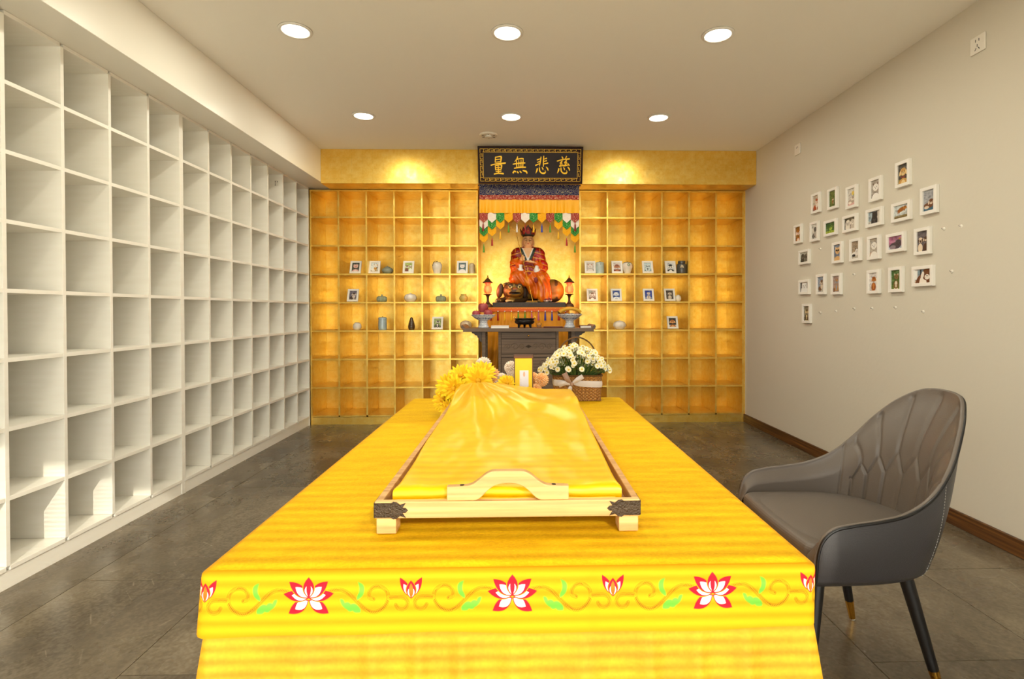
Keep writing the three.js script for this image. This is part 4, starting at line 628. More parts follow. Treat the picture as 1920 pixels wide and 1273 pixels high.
// ================================================================ altar lamps
function altarLamp(x, label) {
  const t = thing('altar_lamp', label, 'lamp', [x, AY + 0.001, -5.33], 'pair of altar lamps'); const br = std({ color: srgb(92, 60, 34), roughness: 0.4, metalness: 0.4 });
  mesh('base', lathe(smoothProfile([[0.0001, 0], [0.047, 0], [0.048, 0.012], [0.04, 0.03], [0.022, 0.045], [0.014, 0.06], [0.012, 0.09], [0.018, 0.115], [0.03, 0.124]], 40), 28), br, t);
  mesh('saucer', lathe([[0.012, 0.12], [0.04, 0.126], [0.046, 0.134], [0.043, 0.134], [0.012, 0.128]], 28), br, t);
  const gm = phys({ color: srgb(240, 120, 84), transmission: 0.35, roughness: 0.35, thickness: 0, emissive: srgb(255, 110, 70), emissiveIntensity: 0.35, side: THREE.DoubleSide });
  mesh('glass_globe', lathe(smoothProfile([[0.012, 0.136], [0.032, 0.148], [0.041, 0.175], [0.034, 0.202], [0.022, 0.218], [0.022, 0.226], [0.032, 0.238], [0.03, 0.252]], 36), 28), gm, t);
  for (let k = 0; k < 4; k++) { const a = k * Math.PI / 2 + 0.5; const c = Math.cos(a), s = Math.sin(a); mesh('rib', tube([[c * 0.03, 0.134, s * 0.03], [c * 0.046, 0.17, s * 0.046], [c * 0.038, 0.21, s * 0.038], [c * 0.028, 0.24, s * 0.028]], 0.0025, 14, 6), br, t); }
  mesh('roof', lathe([[0.056, 0.244], [0.058, 0.248], [0.038, 0.262], [0.022, 0.282], [0.012, 0.29], [0.0001, 0.292]], 6), br, t);
  mesh('finial', lathe(smoothProfile([[0.008, 0.288], [0.01, 0.298], [0.004, 0.306], [0.006, 0.312], [0.0001, 0.322]], 16), 16), M.brass, t);
  const l = new THREE.PointLight(srgb(255, 150, 100), 0.25); l.position.set(0, 0.18, 0); l.shadow.radius = 0.6; l.castShadow = true; t.add(l);
}
altarLamp(-0.318, 'brown pagoda altar lamp with pink glass beside the lion head');
altarLamp(0.492, 'brown pagoda altar lamp with pink glass beside the lion rump');

// ================================================================ altar desk
const DY = 0.985, DC = 0.076;
{
  const t = thing('altar_desk', 'dark brown wooden altar desk with drawers, carved brackets and upturned ends', 'desk', [DC, 0, -4.70]);   // front edge at z = 0
  const D = -0.40; mesh('desk_top', box(-0.575, 0.575, DY - 0.03, DY, D, 0, 0.003), M.desk, t);
  for (const s of [-1, 1]) { const f = extrude(poly([[0.565, 0], [0.585, 0], [0.592, 0.02], [0.585, 0.036], [0.575, 0.03], [0.55, 0.004]].map(([a, b]) => [s * a, b])), -D - 0.0, 0.001, 1); f.translate(0, DY - 0.006, D); mesh('upturned_end', metric(f), M.desk, t); }
  const bx0 = -0.268, bx1 = 0.268, F = -0.05;
  mesh('cabinet_body', box(bx0, bx1, 0.08, DY - 0.03, D + 0.02, F - 0.012), M.deskDark, t);
  for (const x of [bx0, bx1 - 0.024]) mesh('stile', box(x, x + 0.024, 0, DY - 0.03, F - 0.03, F, 0.002), M.desk, t);
  const rails = [[DY - 0.038, DY - 0.03], [0.728, 0.752], [0.09, 0.13]]; for (const [a, b] of rails) mesh('cross_rail', box(bx0 + 0.024, bx1 - 0.024, a, b, F - 0.03, F - 0.001, 0.001), M.desk, t);
  const dr1 = mesh('drawer', box(bx0 + 0.027, bx1 - 0.027, 0.893, 0.944, F - 0.03, F - 0.004, 0.002), M.desk, t); mesh('knob', lathe(smoothProfile([[0.003, 0], [0.003, 0.008], [0.008, 0.014], [0.006, 0.02], [0.0001, 0.022]], 14), 14).rotateX(Math.PI / 2).translate(0, 0.918, F - 0.004), M.brass, dr1);
  const dr2 = mesh('drawer', box(bx0 + 0.027, bx1 - 0.027, 0.757, 0.887, F - 0.03, F - 0.004, 0.002), M.desk, t);
  // carved scrolls on the big drawer and the doors
  const scroll = (cx, cy, s, r, z) => { const p = []; for (let i = 0; i <= 26; i++) { const a = i / 26 * 4.2 * Math.PI * 0.62; p.push([cx + s * Math.cos(a) * r * (1 - i / 34), cy + Math.sin(a) * r * (1 - i / 34), z]); } return tube(p, 0.0028, 40, 5); };
  const cv = []; for (const s of [-1, 1]) for (const [x, r] of [[0.06, 0.026], [0.12, 0.034], [0.185, 0.026]]) cv.push(scroll(s * x, 0.82, s, r, F - 0.003)); mesh('carving', merge(cv), M.desk, dr2);
  mesh('lock_plate', extrude(poly([[-0.026, 0], [-0.012, 0.008], [0, 0.014], [0.012, 0.008], [0.026, 0], [0.012, -0.008], [0, -0.014], [-0.012, -0.008]]), 0.003, 0.0006, 1).translate(0, 0.822, F - 0.004), M.iron, dr2);
  for (const s of [-1, 1]) { const d = mesh('door', box(s > 0 ? 0.003 : bx0 + 0.027, s > 0 ? bx1 - 0.027 : -0.003, 0.135, 0.722, F - 0.03, F - 0.006, 0.002), M.desk, t); const f = []; const x0 = s > 0 ? 0.03 : bx0 + 0.05, x1 = s > 0 ? bx1 - 0.05 : -0.03; for (let k = 0; k < 5; k++) { const y = 0.2 + k * 0.105; f.push(box(x0, x1, y, y + 0.006, F - 0.006, F - 0.001)); } for (const x of [x0, (x0 + x1) / 2, x1]) f.push(box(x - 0.003, x + 0.003, 0.2, 0.626, F - 0.006, F - 0.002)); f.push(scroll((x0 + x1) / 2, 0.675, s, 0.03, F - 0.005)); mesh('fretwork', merge(f), M.desk, d); mesh('ring_pull', new THREE.TorusGeometry(0.014, 0.0022, 8, 20).translate(s * 0.022, 0.45, F), M.brass, d); }
  for (const s of [-1, 1]) for (const z of [F - 0.02, D + 0.05]) mesh('leg', box(s * 0.397 - 0.017, s * 0.397 + 0.017, 0, DY - 0.03, z - 0.017, z + 0.017, 0.003), M.desk, t);
  for (const s of [-1, 1]) { const b = [[0.416, 0], [0.505, 0], [0.500, -0.012], [0.482, -0.018], [0.472, -0.03], [0.455, -0.034], [0.45, -0.05], [0.437, -0.06], [0.43, -0.085], [0.416, -0.095]].map(([x, y]) => [s * x, y]); const sh = poly(b); const hole = new THREE.Path(); hole.absarc(s * 0.442, -0.026, 0.011, 0, 7); sh.holes.push(hole); const h2 = new THREE.Path(); h2.absarc(s * 0.47, -0.012, 0.006, 0, 7); sh.holes.push(h2); const g = extrude(sh, 0.012, 0.002, 2); g.translate(0, DY - 0.03, F - 0.026); mesh('carved_bracket', metric(g), std({ map: M.desk.map, color: srgb(200, 200, 210), roughness: 0.5 }), t); }
}
const DZ = -4.86;
// blue and white footed dishes
M.porcelain = phys({ map: canvasTex(512, 256, (g, w, h) => { g.fillStyle = '#e8ebee'; g.fillRect(0, 0, w, h); g.strokeStyle = g.fillStyle = '#2b4a86'; g.lineWidth = 3; setSeed(14); for (let i = 0; i < 16; i++) for (let j = 0; j < 6; j++) { const x = i * 32 + (j % 2) * 16, y = 20 + j * 42; g.beginPath(); g.arc(x, y, 9, 0.4, 5.4); g.stroke(); g.beginPath(); g.arc(x + 9, y + 9, 5, 2, 6); g.stroke(); g.beginPath(); g.ellipse(x - 6, y + 13, 6, 3, 0.7, 0, 7); g.fill(); } for (const y of [3, 60, 130, 190, 250]) { g.fillRect(0, y, w, 4); } }), roughness: 0.15, clearcoat: 0.6, clearcoatRoughness: 0.1, side: THREE.DoubleSide });
function dish(x, label) { const t = thing('footed_dish', label, 'dish', [x, DY, DZ], 'pair of footed dishes'); mesh('foot', lathe(smoothProfile([[0.048, 0], [0.05, 0.008], [0.04, 0.03], [0.036, 0.05], [0.04, 0.068]], 20), 36), M.porcelain, t); mesh('plate', lathe(smoothProfile([[0.0001, 0.068], [0.04, 0.068], [0.08, 0.088], [0.108, 0.112], [0.116, 0.118], [0.112, 0.121], [0.1, 0.112], [0.06, 0.094], [0.0001, 0.09]], 40), 44), M.porcelain, t); }
dish(-0.33, 'blue and white footed dish piled with dusky red fruit'); dish(0.452, 'blue and white footed dish topped with bananas');
{
  const fm = std({ map: tex(128, 128, (u, v) => mixc([140, 44, 52], [190, 92, 88], fbm(u * 10, v * 6, 10, 6, 3, 951))), roughness: 0.4 });
  const apple = (x, y, z, r, label) => { const t = thing('red_fruit', label, 'fruit', [x, y, z], 'red fruit on the dish'); mesh('flesh', lathe(smoothProfile([[0.0001, 0.16 * r], [0.4 * r, 0.02 * r], [0.8 * r, 0.35 * r], [r, 0.95 * r], [0.88 * r, 1.5 * r], [0.5 * r, 1.78 * r], [0.0001, 1.6 * r]], 24), 24), fm, t); mesh('stem', rod([0, 1.6 * r, 0], [0.1 * r, 2.0 * r, 0], 0.002, 0.0025, 6), M.deskDark, t); };
  apple(-0.395, DY + 0.092, DZ + 0.02, 0.036, 'low red fruit on the dish, on the side of the shelved pumpkin jar'); apple(-0.285, DY + 0.092, DZ + 0.035, 0.04, 'low red fruit on the dish, on the side of the incense burner'); apple(-0.332, DY + 0.14, DZ, 0.046, 'large red fruit on top of the pile in the dish');
  const bm = std({ color: srgb(206, 150, 24), roughness: 0.5 });
  const t = thing('banana_bunch', 'bunch of yellow bananas on the blue and white dish', 'fruit', [0.455, DY + 0.125, DZ]);
  for (let k = 0; k < 4; k++) { const p = []; for (let i = 0; i <= 10; i++) { const a = lerp(0.35, 2.75, i / 10); p.push(V(-Math.cos(a) * 0.1, Math.sin(a) * 0.052 - 0.002 * k, -0.035 + k * 0.024 + 0.01 * Math.sin(a))); } const g = tube(p, 0.015, 30, 10); mesh('banana', g, bm, t); } mesh('bunch_stem', rod([-0.09, 0.01, -0.03], [-0.112, 0.02, 0.0], 0.012, 0.008, 8), std({ color: srgb(120, 84, 24), roughness: 0.7 }), t);
  const sm = std({ color: srgb(132, 128, 132), roughness: 0.35 }), sm2 = std({ color: srgb(170, 120, 92), roughness: 0.4 }); [[-0.07, 0.03], [-0.03, 0.055], [0.015, 0.06], [0.06, 0.045], [-0.085, -0.02], [0.085, 0.0]].forEach(([dx, dz], k) => tag(mesh('wrapped_sweet', ball(0.02, 0, 0, 0, 1.25, 0.75, 1, 14), k % 3 ? sm : sm2), 'small wrapped sweet under the bananas on the dish', 'sweet', 'wrapped sweets on the dish').position.set(0.452 + dx, DY + 0.118, DZ + dz));
}
{
  const t = thing('incense_burner', 'squat black three-legged incense burner on the altar desk', 'incense burner', [0.042, DY, DZ + 0.04]);
  const bm = std({ color: srgb(34, 28, 25), roughness: 0.35, metalness: 0.5 }); mesh('bowl', lathe(smoothProfile([[0.0001, 0.03], [0.06, 0.032], [0.086, 0.045], [0.09, 0.062], [0.084, 0.074], [0.092, 0.08], [0.092, 0.086], [0.08, 0.086], [0.078, 0.07], [0.0001, 0.064]], 44), 40), bm, t);
  for (let k = 0; k < 3; k++) { const a = k * 2.094 + 0.52; mesh('leg', rod([Math.cos(a) * 0.062, 0.0, Math.sin(a) * 0.062], [Math.cos(a) * 0.055, 0.038, Math.sin(a) * 0.055], 0.008, 0.015, 12), bm, t); }
  for (const s of [-1, 1]) mesh('ear', tube([[s * 0.078, 0.084, 0], [s * 0.09, 0.104, 0], [s * 0.098, 0.1, 0], [s * 0.088, 0.076, 0]], 0.005, 16, 8), M.brass, t); mesh('ash', lathe([[0.0001, 0.078], [0.076, 0.076]], 24), std({ color: srgb(120, 112, 104), roughness: 1, side: THREE.DoubleSide }), t);
}
function book(name, label, x, w, h, d, rot, cover, pages) { const t = thing(name, label, 'book', [x, DY, DZ + 0.06]); t.rotation.y = rot; mesh('pages', box(-w / 2 + 0.002, w / 2 - 0.003, 0.002, h - 0.002, -d / 2 + 0.002, d / 2 - 0.003), pages, t); mesh('cover', merge([box(-w / 2, w / 2, 0, 0.002, -d / 2, d / 2), box(-w / 2, w / 2, h - 0.002, h, -d / 2, d / 2), box(-w / 2, -w / 2 + 0.002, 0.002, h - 0.002, -d / 2, d / 2)]), cover, t); }
book('booklet', 'thin cream booklet lying beside the red fruit dish', -0.178, 0.16, 0.022, 0.1, 0.05, M.white, M.white);
book('prayer_book', 'white paged book with dark red cover at the desk end', 0.588, 0.1, 0.022, 0.1, -0.04, std({ color: srgb(96, 34, 26), roughness: 0.6 }), M.white);
{ const t = thing('wooden_clapper', 'flat reddish brown wooden piece lying between burner and dish', 'wood piece', [0.30, DY, DZ + 0.08]); const s = new THREE.Shape(); s.moveTo(-0.085, 0); s.quadraticCurveTo(-0.03, 0.03, 0.06, 0.02); s.lineTo(0.08, 0.008); s.lineTo(0.08, -0.012); s.quadraticCurveTo(0, -0.03, -0.085, 0); mesh('body', extrude(s, 0.008, 0.003, 2).rotateX(-Math.PI / 2).translate(0, 0.003, 0), std({ color: srgb(88, 36, 22), roughness: 0.5 }), t); }
tag(mesh('water_glass', lathe([[0.0001, 0.001], [0.02, 0.001], [0.024, 0.045], [0.0225, 0.045], [0.0188, 0.004], [0.0001, 0.004]], 28), phys({ color: 0xffffff, transmission: 1, roughness: 0.03, thickness: 0.002, ior: 1.45, side: THREE.DoubleSide })), 'small clear water glass beside the incense burner', 'glass').position.set(0.172, DY, DZ + 0.06);

// ================================================================ framed pet photographs
// each print: [kind, pose, fur, second fur, background, ground, extra, landscape]
const PH = [
  ['dog', 'side', '#a8481e', '#e8dccb', '#c9b9a2', '#7a3b22', null, 0],      // 0 wall
  ['dog', 'far', '#8a5a30', '#e6d8c0', '#5f6c2c', '#4a5a22', 'grass', 0],
  ['dog', 'lie', '#b0a090', '#f0e6d8', '#d8d2c8', '#d9a9a0', 'flower', 0],
  ['cat', 'bust', '#f0ece6', '#6b5644', '#a89c90', '#8d8278', null, 0],
  ['dog', 'bust', '#c8964c', '#e6c88c', '#3b3428', '#8f7c3a', 'collar', 0],
  ['dog', 'lie', '#6a3f20', '#d8c4ae', '#a2a4a8', '#2f5f78', null, 0],
  ['dog', 'bust', '#b06a1c', '#f2dcd0', '#8a5a18', '#3c2c18', null, 0],
  ['cat', 'side', '#6a665e', '#b6b2a8', '#d4d0c6', '#c4c0b6', null, 0],
  ['dog', 'far', '#7aa030', '#c8d860', '#2f5a20', '#a8b830', 'grass', 1],
  ['dog', 'pair', '#e8e0d2', '#c8beb0', '#3a331c', '#2c2614', null, 1],
  ['cat', 'sit', '#2b2a2c', '#4a484a', '#9fb4be', '#b8b4a8', 'window', 1],
  ['dog', 'leap', '#9a5a1c', '#c88838', '#c9d2d0', '#7c6a38', null, 1],
  ['dog', 'pair', '#2c2a26', '#6a665c', '#b4b4a8', '#a8b090', null, 1],
  ['cat', 'bust', '#d8ac74', '#ecd0a4', '#6a7488', '#c4a070', 'glasses', 0],
  ['cat', 'lie', '#e6e0d8', '#2a2826', '#a08c74', '#b4ac9c', null, 0],
  ['cat', 'bust', '#ece8e0', '#8a8680', '#b4a898', '#c8a488', null, 0],
  ['cat', 'lie', '#4a4048', '#8a7c84', '#b4688c', '#b8c4d4', 'plant', 1],
  ['dog', 'pair', '#e0cdb4', '#4c3426', '#5e565a', '#4a4448', null, 0],
  ['cat', 'bust', '#eeeeec', '#d4d2ce', '#3a3632', '#2e2a28', null, 1],
  ['dog', 'side', '#6e4a28', '#d8c8b0', '#8a94a4', '#b0b0ac', null, 0],
  ['dog', 'sit', '#b88850', '#8c98a8', '#a08478', '#74482a', null, 0],
  ['dog', 'sit', '#96501c', '#c07a34', '#e2dcd6', '#d4cdc6', null, 0],
  ['cat', 'sit', '#7a6238', '#e8dcc4', '#2f5a1e', '#4c6a1c', 'grass', 0],
  ['dog', 'bust', '#6a3c1e', '#ece4d8', '#86a0ac', '#c09470', 'door', 1],
  ['dog', 'sit', '#5a4424', '#e0cf9c', '#8a8068', '#544628', null, 0],
  ['pig', 'bust', '#e8b8a8', '#f4d8cc', '#3c4034', '#6a6258', null, 0],     // 25 shelf
  ['cat', 'side', '#f0ece4', '#c8903c', '#dfe6e4', '#c8b890', 'plant', 0],
  ['dog', 'pair', '#7a3a1c', '#eef0e0', '#aab85c', '#c8bc9c', null, 0],
  ['cat', 'bust', '#eae4e0', '#c4b4b0', '#4c6a70', '#8c9ca0', null, 0],
  ['dog', 'side', '#4c3a30', '#d8c8bc', '#6a6474', '#8c8078', null, 0],
  ['dog', 'sit', '#3a3022', '#d8d0c0', '#96a45c', '#544a38', 'grass', 0],
  ['cat', 'bust', '#ece0d6', '#b4683c', '#d4c8bc', '#bcb0a4', null, 0],
  ['dog', 'bust', '#8c4420', '#b8703c', '#d8c8bc', '#5c2c18', null, 0],
  ['dog', 'sit', '#dde6e6', '#6c7474', '#c4d6d8', '#9cb0b4', null, 0],
  ['dog', 'bust', '#2c2e34', '#f0ece0', '#d8dadc', '#b0a898', null, 0],
  ['dog', 'bust', '#7a6a54', '#eae4dc', '#a8a898', '#6c6a60', null, 0],
  ['dog', 'bust', '#eef0f2', '#c8ccd4', '#24408c', '#c8d0dc', null, 0],
  ['cat', 'sit', '#d8cabc', '#a8988c', '#28409c', '#8090b8', null, 0],
  ['dog', 'sit', '#c8b49c', '#e0d4c4', '#54483c', '#3c3228', null, 0],
  ['dog', 'bust', '#b46a30', '#e0a868', '#2a2622', '#dcd4cc', null, 0] ];
const AC = 8, AR = 5, AS = 160;
function drawPhoto(g, s, W, H) {
  const [kind, pose, fur, fur2, bg, gr, extra] = s; const R = (x, y, w, h, c) => { g.fillStyle = c; g.fillRect(x * W, y * H, w * W, h * H); }; const E = (x, y, rx, ry, c, rot = 0) => { g.fillStyle = c; g.beginPath(); g.ellipse(x * W, y * H, rx * W, ry * W, rot, 0, 7); g.fill(); }; const T = (pts, c) => { g.fillStyle = c; g.beginPath(); pts.forEach(([x, y], i) => (i ? g.lineTo(x * W, y * H) : g.moveTo(x * W, y * H))); g.closePath(); g.fill(); };
  R(0, 0, 1, 1, bg); R(0, 0.74, 1, 0.27, gr);
  for (let i = 0; i < 90; i++) { const a = rnd() < 0.5; g.globalAlpha = 0.10; E(rnd(), rnd(), 0.05 + 0.08 * rnd(), 0.03 + 0.05 * rnd(), a ? '#ffffff' : '#000000'); } g.globalAlpha = 1;
  if (extra === 'grass') for (let i = 0; i < 160; i++) { g.strokeStyle = rnd() < 0.5 ? '#8ca83a' : '#38501c'; g.lineWidth = 1.5; const x = rnd() * W, y = H * (0.35 + 0.65 * rnd()); g.beginPath(); g.moveTo(x, y); g.lineTo(x + (rnd() - 0.5) * 9, y - 12); g.stroke(); }
  if (extra === 'flower') { E(0.66, 0.3, 0.16, 0.16, '#e4c65a'); E(0.8, 0.42, 0.1, 0.1, '#8aa04a'); }
  if (extra === 'plant') { for (let i = 0; i < 7; i++) E(0.78 + 0.14 * (rnd() - 0.5), 0.3 + 0.12 * (rnd() - 0.5), 0.09, 0.03, '#b4862c', rnd() * 6); R(0.7, 0.42, 0.14, 0.3, '#2e2624'); }
  if (extra === 'window') { R(0, 0, 0.06, 1, '#e6e2da'); R(0.62, 0, 0.05, 1, '#7c94a4'); R(0.67, 0, 0.33, 1, '#cfc8bc'); }
  if (extra === 'door') { R(0, 0, 0.18, 0.7, '#e8e6e0'); R(0.32, 0, 0.1, 1, '#2a3438'); R(0.42, 0, 0.2, 1, '#7c98a8'); }
  const head = (cx, cy, r, f, f2) => { const dark = '#1c1614';
    if (kind === 'cat') { for (const q of [-1, 1]) { T([[cx + q * r * 0.95, cy - r * 1.25 * W / H], [cx + q * r * 0.98, cy - r * 0.1], [cx + q * r * 0.2, cy - r * 0.75 * W / H]], f2); } } else if (kind === 'pig') for (const q of [-1, 1]) T([[cx + q * r * 0.9, cy - r * 1.0 * W / H], [cx + q * r, cy], [cx + q * r * 0.3, cy - r * 0.8 * W / H]], f2);
    E(cx, cy, r, r * 0.95, f); if (kind === 'dog') for (const q of [-1, 1]) E(cx + q * r * 0.92, cy + r * 0.15, r * 0.3, r * 0.62, f === '#eef0f2' ? f2 : f2, q * -0.3);
    E(cx, cy + r * 0.42 * W / H, r * 0.5, r * 0.42, kind === 'dog' ? f2 : f); if (kind === 'pig') E(cx, cy + r * 0.35 * W / H, r * 0.42, r * 0.3, '#d8988c');
    for (const q of [-1, 1]) { E(cx + q * r * 0.4, cy - r * 0.08, r * 0.1, r * 0.1, dark); } E(cx, cy + r * 0.24 * W / H, r * 0.13, r * 0.09, dark); for (let i = 0; i < 40; i++) { g.globalAlpha = 0.16; E(cx + (rnd() - 0.5) * r * 1.8, cy + (rnd() - 0.5) * r * 1.5, r * 0.12, r * 0.05, rnd() < 0.5 ? f2 : '#2a2018', rnd() * 3); } g.globalAlpha = 1; };
  if (pose === 'bust') { E(0.5, 1.02, 0.42, 0.46, fur); if (kind !== 'cat') E(0.5, 1.05, 0.22, 0.4, fur2); if (extra === 'collar') { g.strokeStyle = '#a02c20'; g.lineWidth = 6; g.beginPath(); g.moveTo(W * 0.28, H * 0.62); g.quadraticCurveTo(W * 0.5, H * 0.7, W * 0.72, H * 0.62); g.stroke(); } head(extra === 'door' ? 0.74 : 0.5, 0.4, 0.29, fur, fur2); if (extra === 'glasses') { E(0.38, 0.37, 0.11, 0.07, '#15130f'); E(0.62, 0.37, 0.11, 0.07, '#15130f'); R(0.45, 0.36, 0.1, 0.02, '#15130f'); } }
  if (pose === 'sit') { E(0.5, 0.76, 0.24, 0.32, fur); E(0.5, 0.72, 0.12, 0.22, fur2); for (const q of [-1, 1]) { R(0.5 + q * 0.11 - 0.05, 0.72, 0.1, 0.22, fur); E(0.5 + q * 0.12, 0.94, 0.07, 0.04, fur2); } head(0.53, 0.36, 0.2, fur, fur2); }
  if (pose === 'side') { E(0.42, 0.74, 0.32, 0.2, fur, -0.3); E(0.6, 0.62, 0.18, 0.24, fur2); R(0.3, 0.78, 0.09, 0.2, fur); R(0.58, 0.78, 0.09, 0.2, fur2); head(0.6, 0.38, 0.22, fur, fur2); }
  if (pose === 'lie') { E(0.45, 0.72, 0.38, 0.17, fur); E(0.3, 0.8, 0.2, 0.1, fur2); head(0.66, 0.58, 0.2, fur, fur2); }
  if (pose === 'far') { E(0.5, 0.66, 0.12, 0.14, fur); R(0.42, 0.68, 0.05, 0.14, fur); R(0.54, 0.68, 0.05, 0.14, fur2); head(0.52, 0.54, 0.1, fur, fur2); }
  if (pose === 'pair') { E(0.3, 0.8, 0.2, 0.3, fur); E(0.74, 0.82, 0.2, 0.3, fur2); head(0.32, 0.44, 0.19, fur, fur2); head(0.73, 0.42, 0.17, fur2, fur); }
  if (pose === 'leap') { E(0.5, 0.36, 0.26, 0.1, fur, -0.25); for (const [x, y] of [[0.3, 0.5], [0.38, 0.52], [0.66, 0.36], [0.72, 0.4]]) E(x, y, 0.03, 0.09, fur, 0.6); head(0.74, 0.27, 0.09, fur, fur2); R(0, 0.84, 1, 0.16, '#6c5a2c'); }
}
const photoAtlas = canvasTex(AC * AS, AR * AS, (g) => { setSeed(4242); PH.forEach((s, i) => { const x = (i % AC) * AS, y = Math.floor(i / AC) * AS, W = s[7] ? 160 : 112, H = s[7] ? 112 : 160; g.save(); g.translate(x, y); g.beginPath(); g.rect(0, 0, W, H); g.clip(); drawPhoto(g, s, W, H); g.restore(); }); });
M.print = std({ map: photoAtlas, roughness: 0.45 }); M.frame = std({ color: srgb(240, 236, 228), roughness: 0.4 });
function printGeo(i, w, h) { const g = new THREE.BoxGeometry(w, h, 0.001); const W = PH[i][7] ? 160 : 112, H = PH[i][7] ? 112 : 160; const x0 = (i % AC) * AS, y0 = Math.floor(i / AC) * AS, TW = AC * AS, TH = AR * AS; const uv = g.attributes.uv; for (let k = 0; k < uv.count; k++) uv.setXY(k, (x0 + 2 + uv.getX(k) * (W - 4)) / TW, 1 - (y0 + 2 + (1 - uv.getY(k)) * (H - 4)) / TH); return g; }
const frameGeo = new Map();
function frameRing(iw, ih, b, d) { const k = [iw, ih, b, d].join(); if (!frameGeo.has(k)) { const s = poly([[-iw / 2 - b, -ih / 2 - b], [iw / 2 + b, -ih / 2 - b], [iw / 2 + b, ih / 2 + b], [-iw / 2 - b, ih / 2 + b]]); s.holes.push(new THREE.Path([[-iw / 2, -ih / 2], [-iw / 2, ih / 2], [iw / 2, ih / 2], [iw / 2, -ih / 2]].map(([x, y]) => new THREE.Vector2(x, y)))); frameGeo.set(k, metric(extrude(s, d - 0.003, 0.0015, 1).translate(0, 0, 0.0015))); } return frameGeo.get(k); }
function picture(t, i, iw, ih, b, d) { // parts with the front towards local +z, back at z = 0
  mesh('frame', frameRing(iw, ih, b, d), M.frame, t); const p = mesh('photo_print', printGeo(i, iw + 0.004, ih + 0.004), M.print, t); p.position.z = d * 0.55; mesh('back_board', new THREE.BoxGeometry(iw + b, ih + b, 0.003), M.deskDark, t).position.z = 0.002; }
const wallPh = [
  [1.964, -4.088, 'of a russet and white dog'], [1.952, -3.867, 'of a dog standing in long grass'], [1.916, -3.643, 'of a puppy lying by a yellow flower'], [1.914, -3.395, 'of a white cat with a dark face'], [1.949, -3.148, 'of a golden puppy in red collar, highest up'], [1.749, -2.944, 'of a brown dog lying on a teal cushion'],
  [1.764, -4.352, 'of an amber dog, nearest the gold shelving'], [1.748, -4.107, 'of a grey tabby cat on a pale ground'], [1.743, -3.893, 'of bright green lawn, landscape'], [1.738, -3.661, 'of two pale animals against dark brown, landscape'], [1.735, -3.406, 'of a black cat sitting by a window, landscape'], [1.727, -3.162, 'of a brown dog leaping in the air, landscape'],
  [1.565, -4.256, 'of two dark animals on grey green, landscape'], [1.552, -3.806, 'of a cream cat wearing sunglasses'], [1.548, -3.599, 'of a black and white cat lying down'], [1.541, -3.409, 'of a white kitten facing forward'], [1.547, -3.208, 'of a dark cat on pink, landscape'], [1.527, -2.990, 'of a cream puppy beside a brown one'],
  [1.323, -4.254, 'of a white cat on black, landscape'], [1.334, -4.015, 'of a brown dog on blue grey'], [1.327, -3.817, 'of a tan and grey dog on brown'], [1.320, -3.411, 'of a chestnut spaniel sitting on white'], [1.322, -3.204, 'of a tabby cat in green leaves'], [1.329, -2.987, 'of a brown white dog by blue door, landscape'], [1.112, -4.217, 'of a small yellowish dog, lowest on the wall']];
wallPh.forEach(([y, z, what], i) => { const L = PH[i][7]; const t = thing('photo_frame', 'small white frame with a photo ' + what, 'photo frame', [XR, y, z], 'pet photographs on the wall'); t.rotation.y = -Math.PI / 2; t.rotation.x = 0; picture(t, i, L ? 0.122 : 0.083, L ? 0.08 : 0.117, 0.0165, 0.021); });
// spare hooks
[[1.605, -4.043], [1.381, -3.627], [1.575, -2.853], [1.572, -2.739], [1.341, -2.797], [1.119, -4.04], [1.13, -3.837], [1.147, -3.625], [1.148, -3.439], [1.151, -3.222], [1.126, -2.998]].forEach(([y, z]) => { const t = thing('adhesive_hook', 'small bare white adhesive hook on the photograph wall', 'hook', [XR, y, z], 'bare wall hooks'); mesh('pad', lathe(smoothProfile([[0.0001, 0.004], [0.006, 0.004], [0.009, 0.002], [0.0095, 0]], 10), 16).rotateZ(Math.PI / 2), M.plastic, t); mesh('nail', tube([[-0.003, 0, 0], [-0.011, 0, 0], [-0.013, 0.006, 0]], 0.0014, 10, 6), M.thread, t); });
// shelf photographs lean back on a strut
function shelfPhoto(i, x, row, what) { const iw = 0.076, ih = 0.098, b = 0.0165, d = 0.012, H = ih + 2 * b, A = 0.33; const t = thing('standing_photo_frame', 'standing white photo frame ' + what, 'photo frame', [x, rowY(row) + 0.0015, ZB - 0.055], 'standing photographs in the gold shelving'); const lean = (g) => g; const parts = new THREE.Group();
  const place = (o) => { o.rotation.x = -A; o.position.add(V(0, (H / 2) * Math.cos(A) + 0.003, -(H / 2) * Math.sin(A))); };
  const f = mesh('frame', frameRing(iw, ih, b, d), M.frame, t); place(f); const p = mesh('photo_print', printGeo(i, iw + 0.004, ih + 0.004), M.print, t); p.position.z = 0.006; place(p); p.position.set(0, (H / 2) * Math.cos(A) + 0.003 + Math.sin(A) * 0.006, -(H / 2) * Math.sin(A) + Math.cos(A) * 0.006);
  mesh('strut', box(-0.02, 0.02, 0, 0.095, -0.002, 0.002), M.deskDark, t).position.z = -0.085; t.children[t.children.length - 1].rotation.x = 0.42; }
shelfPhoto(25, -1.665, 3, 'of a pink piglet'); shelfPhoto(26, -1.474, 3, 'of a white and ginger cat, beside a squat grey green urn'); shelfPhoto(27, -1.132, 3, 'of a brown and a white dog on green'); shelfPhoto(28, -0.586, 3, 'of a pale cat on teal, beside a cream capsule urn'); shelfPhoto(29, -1.694, 4, 'of a dark dog on grey, alone in its cell'); shelfPhoto(30, -0.840, 5, 'of a dark dog among green leaves');
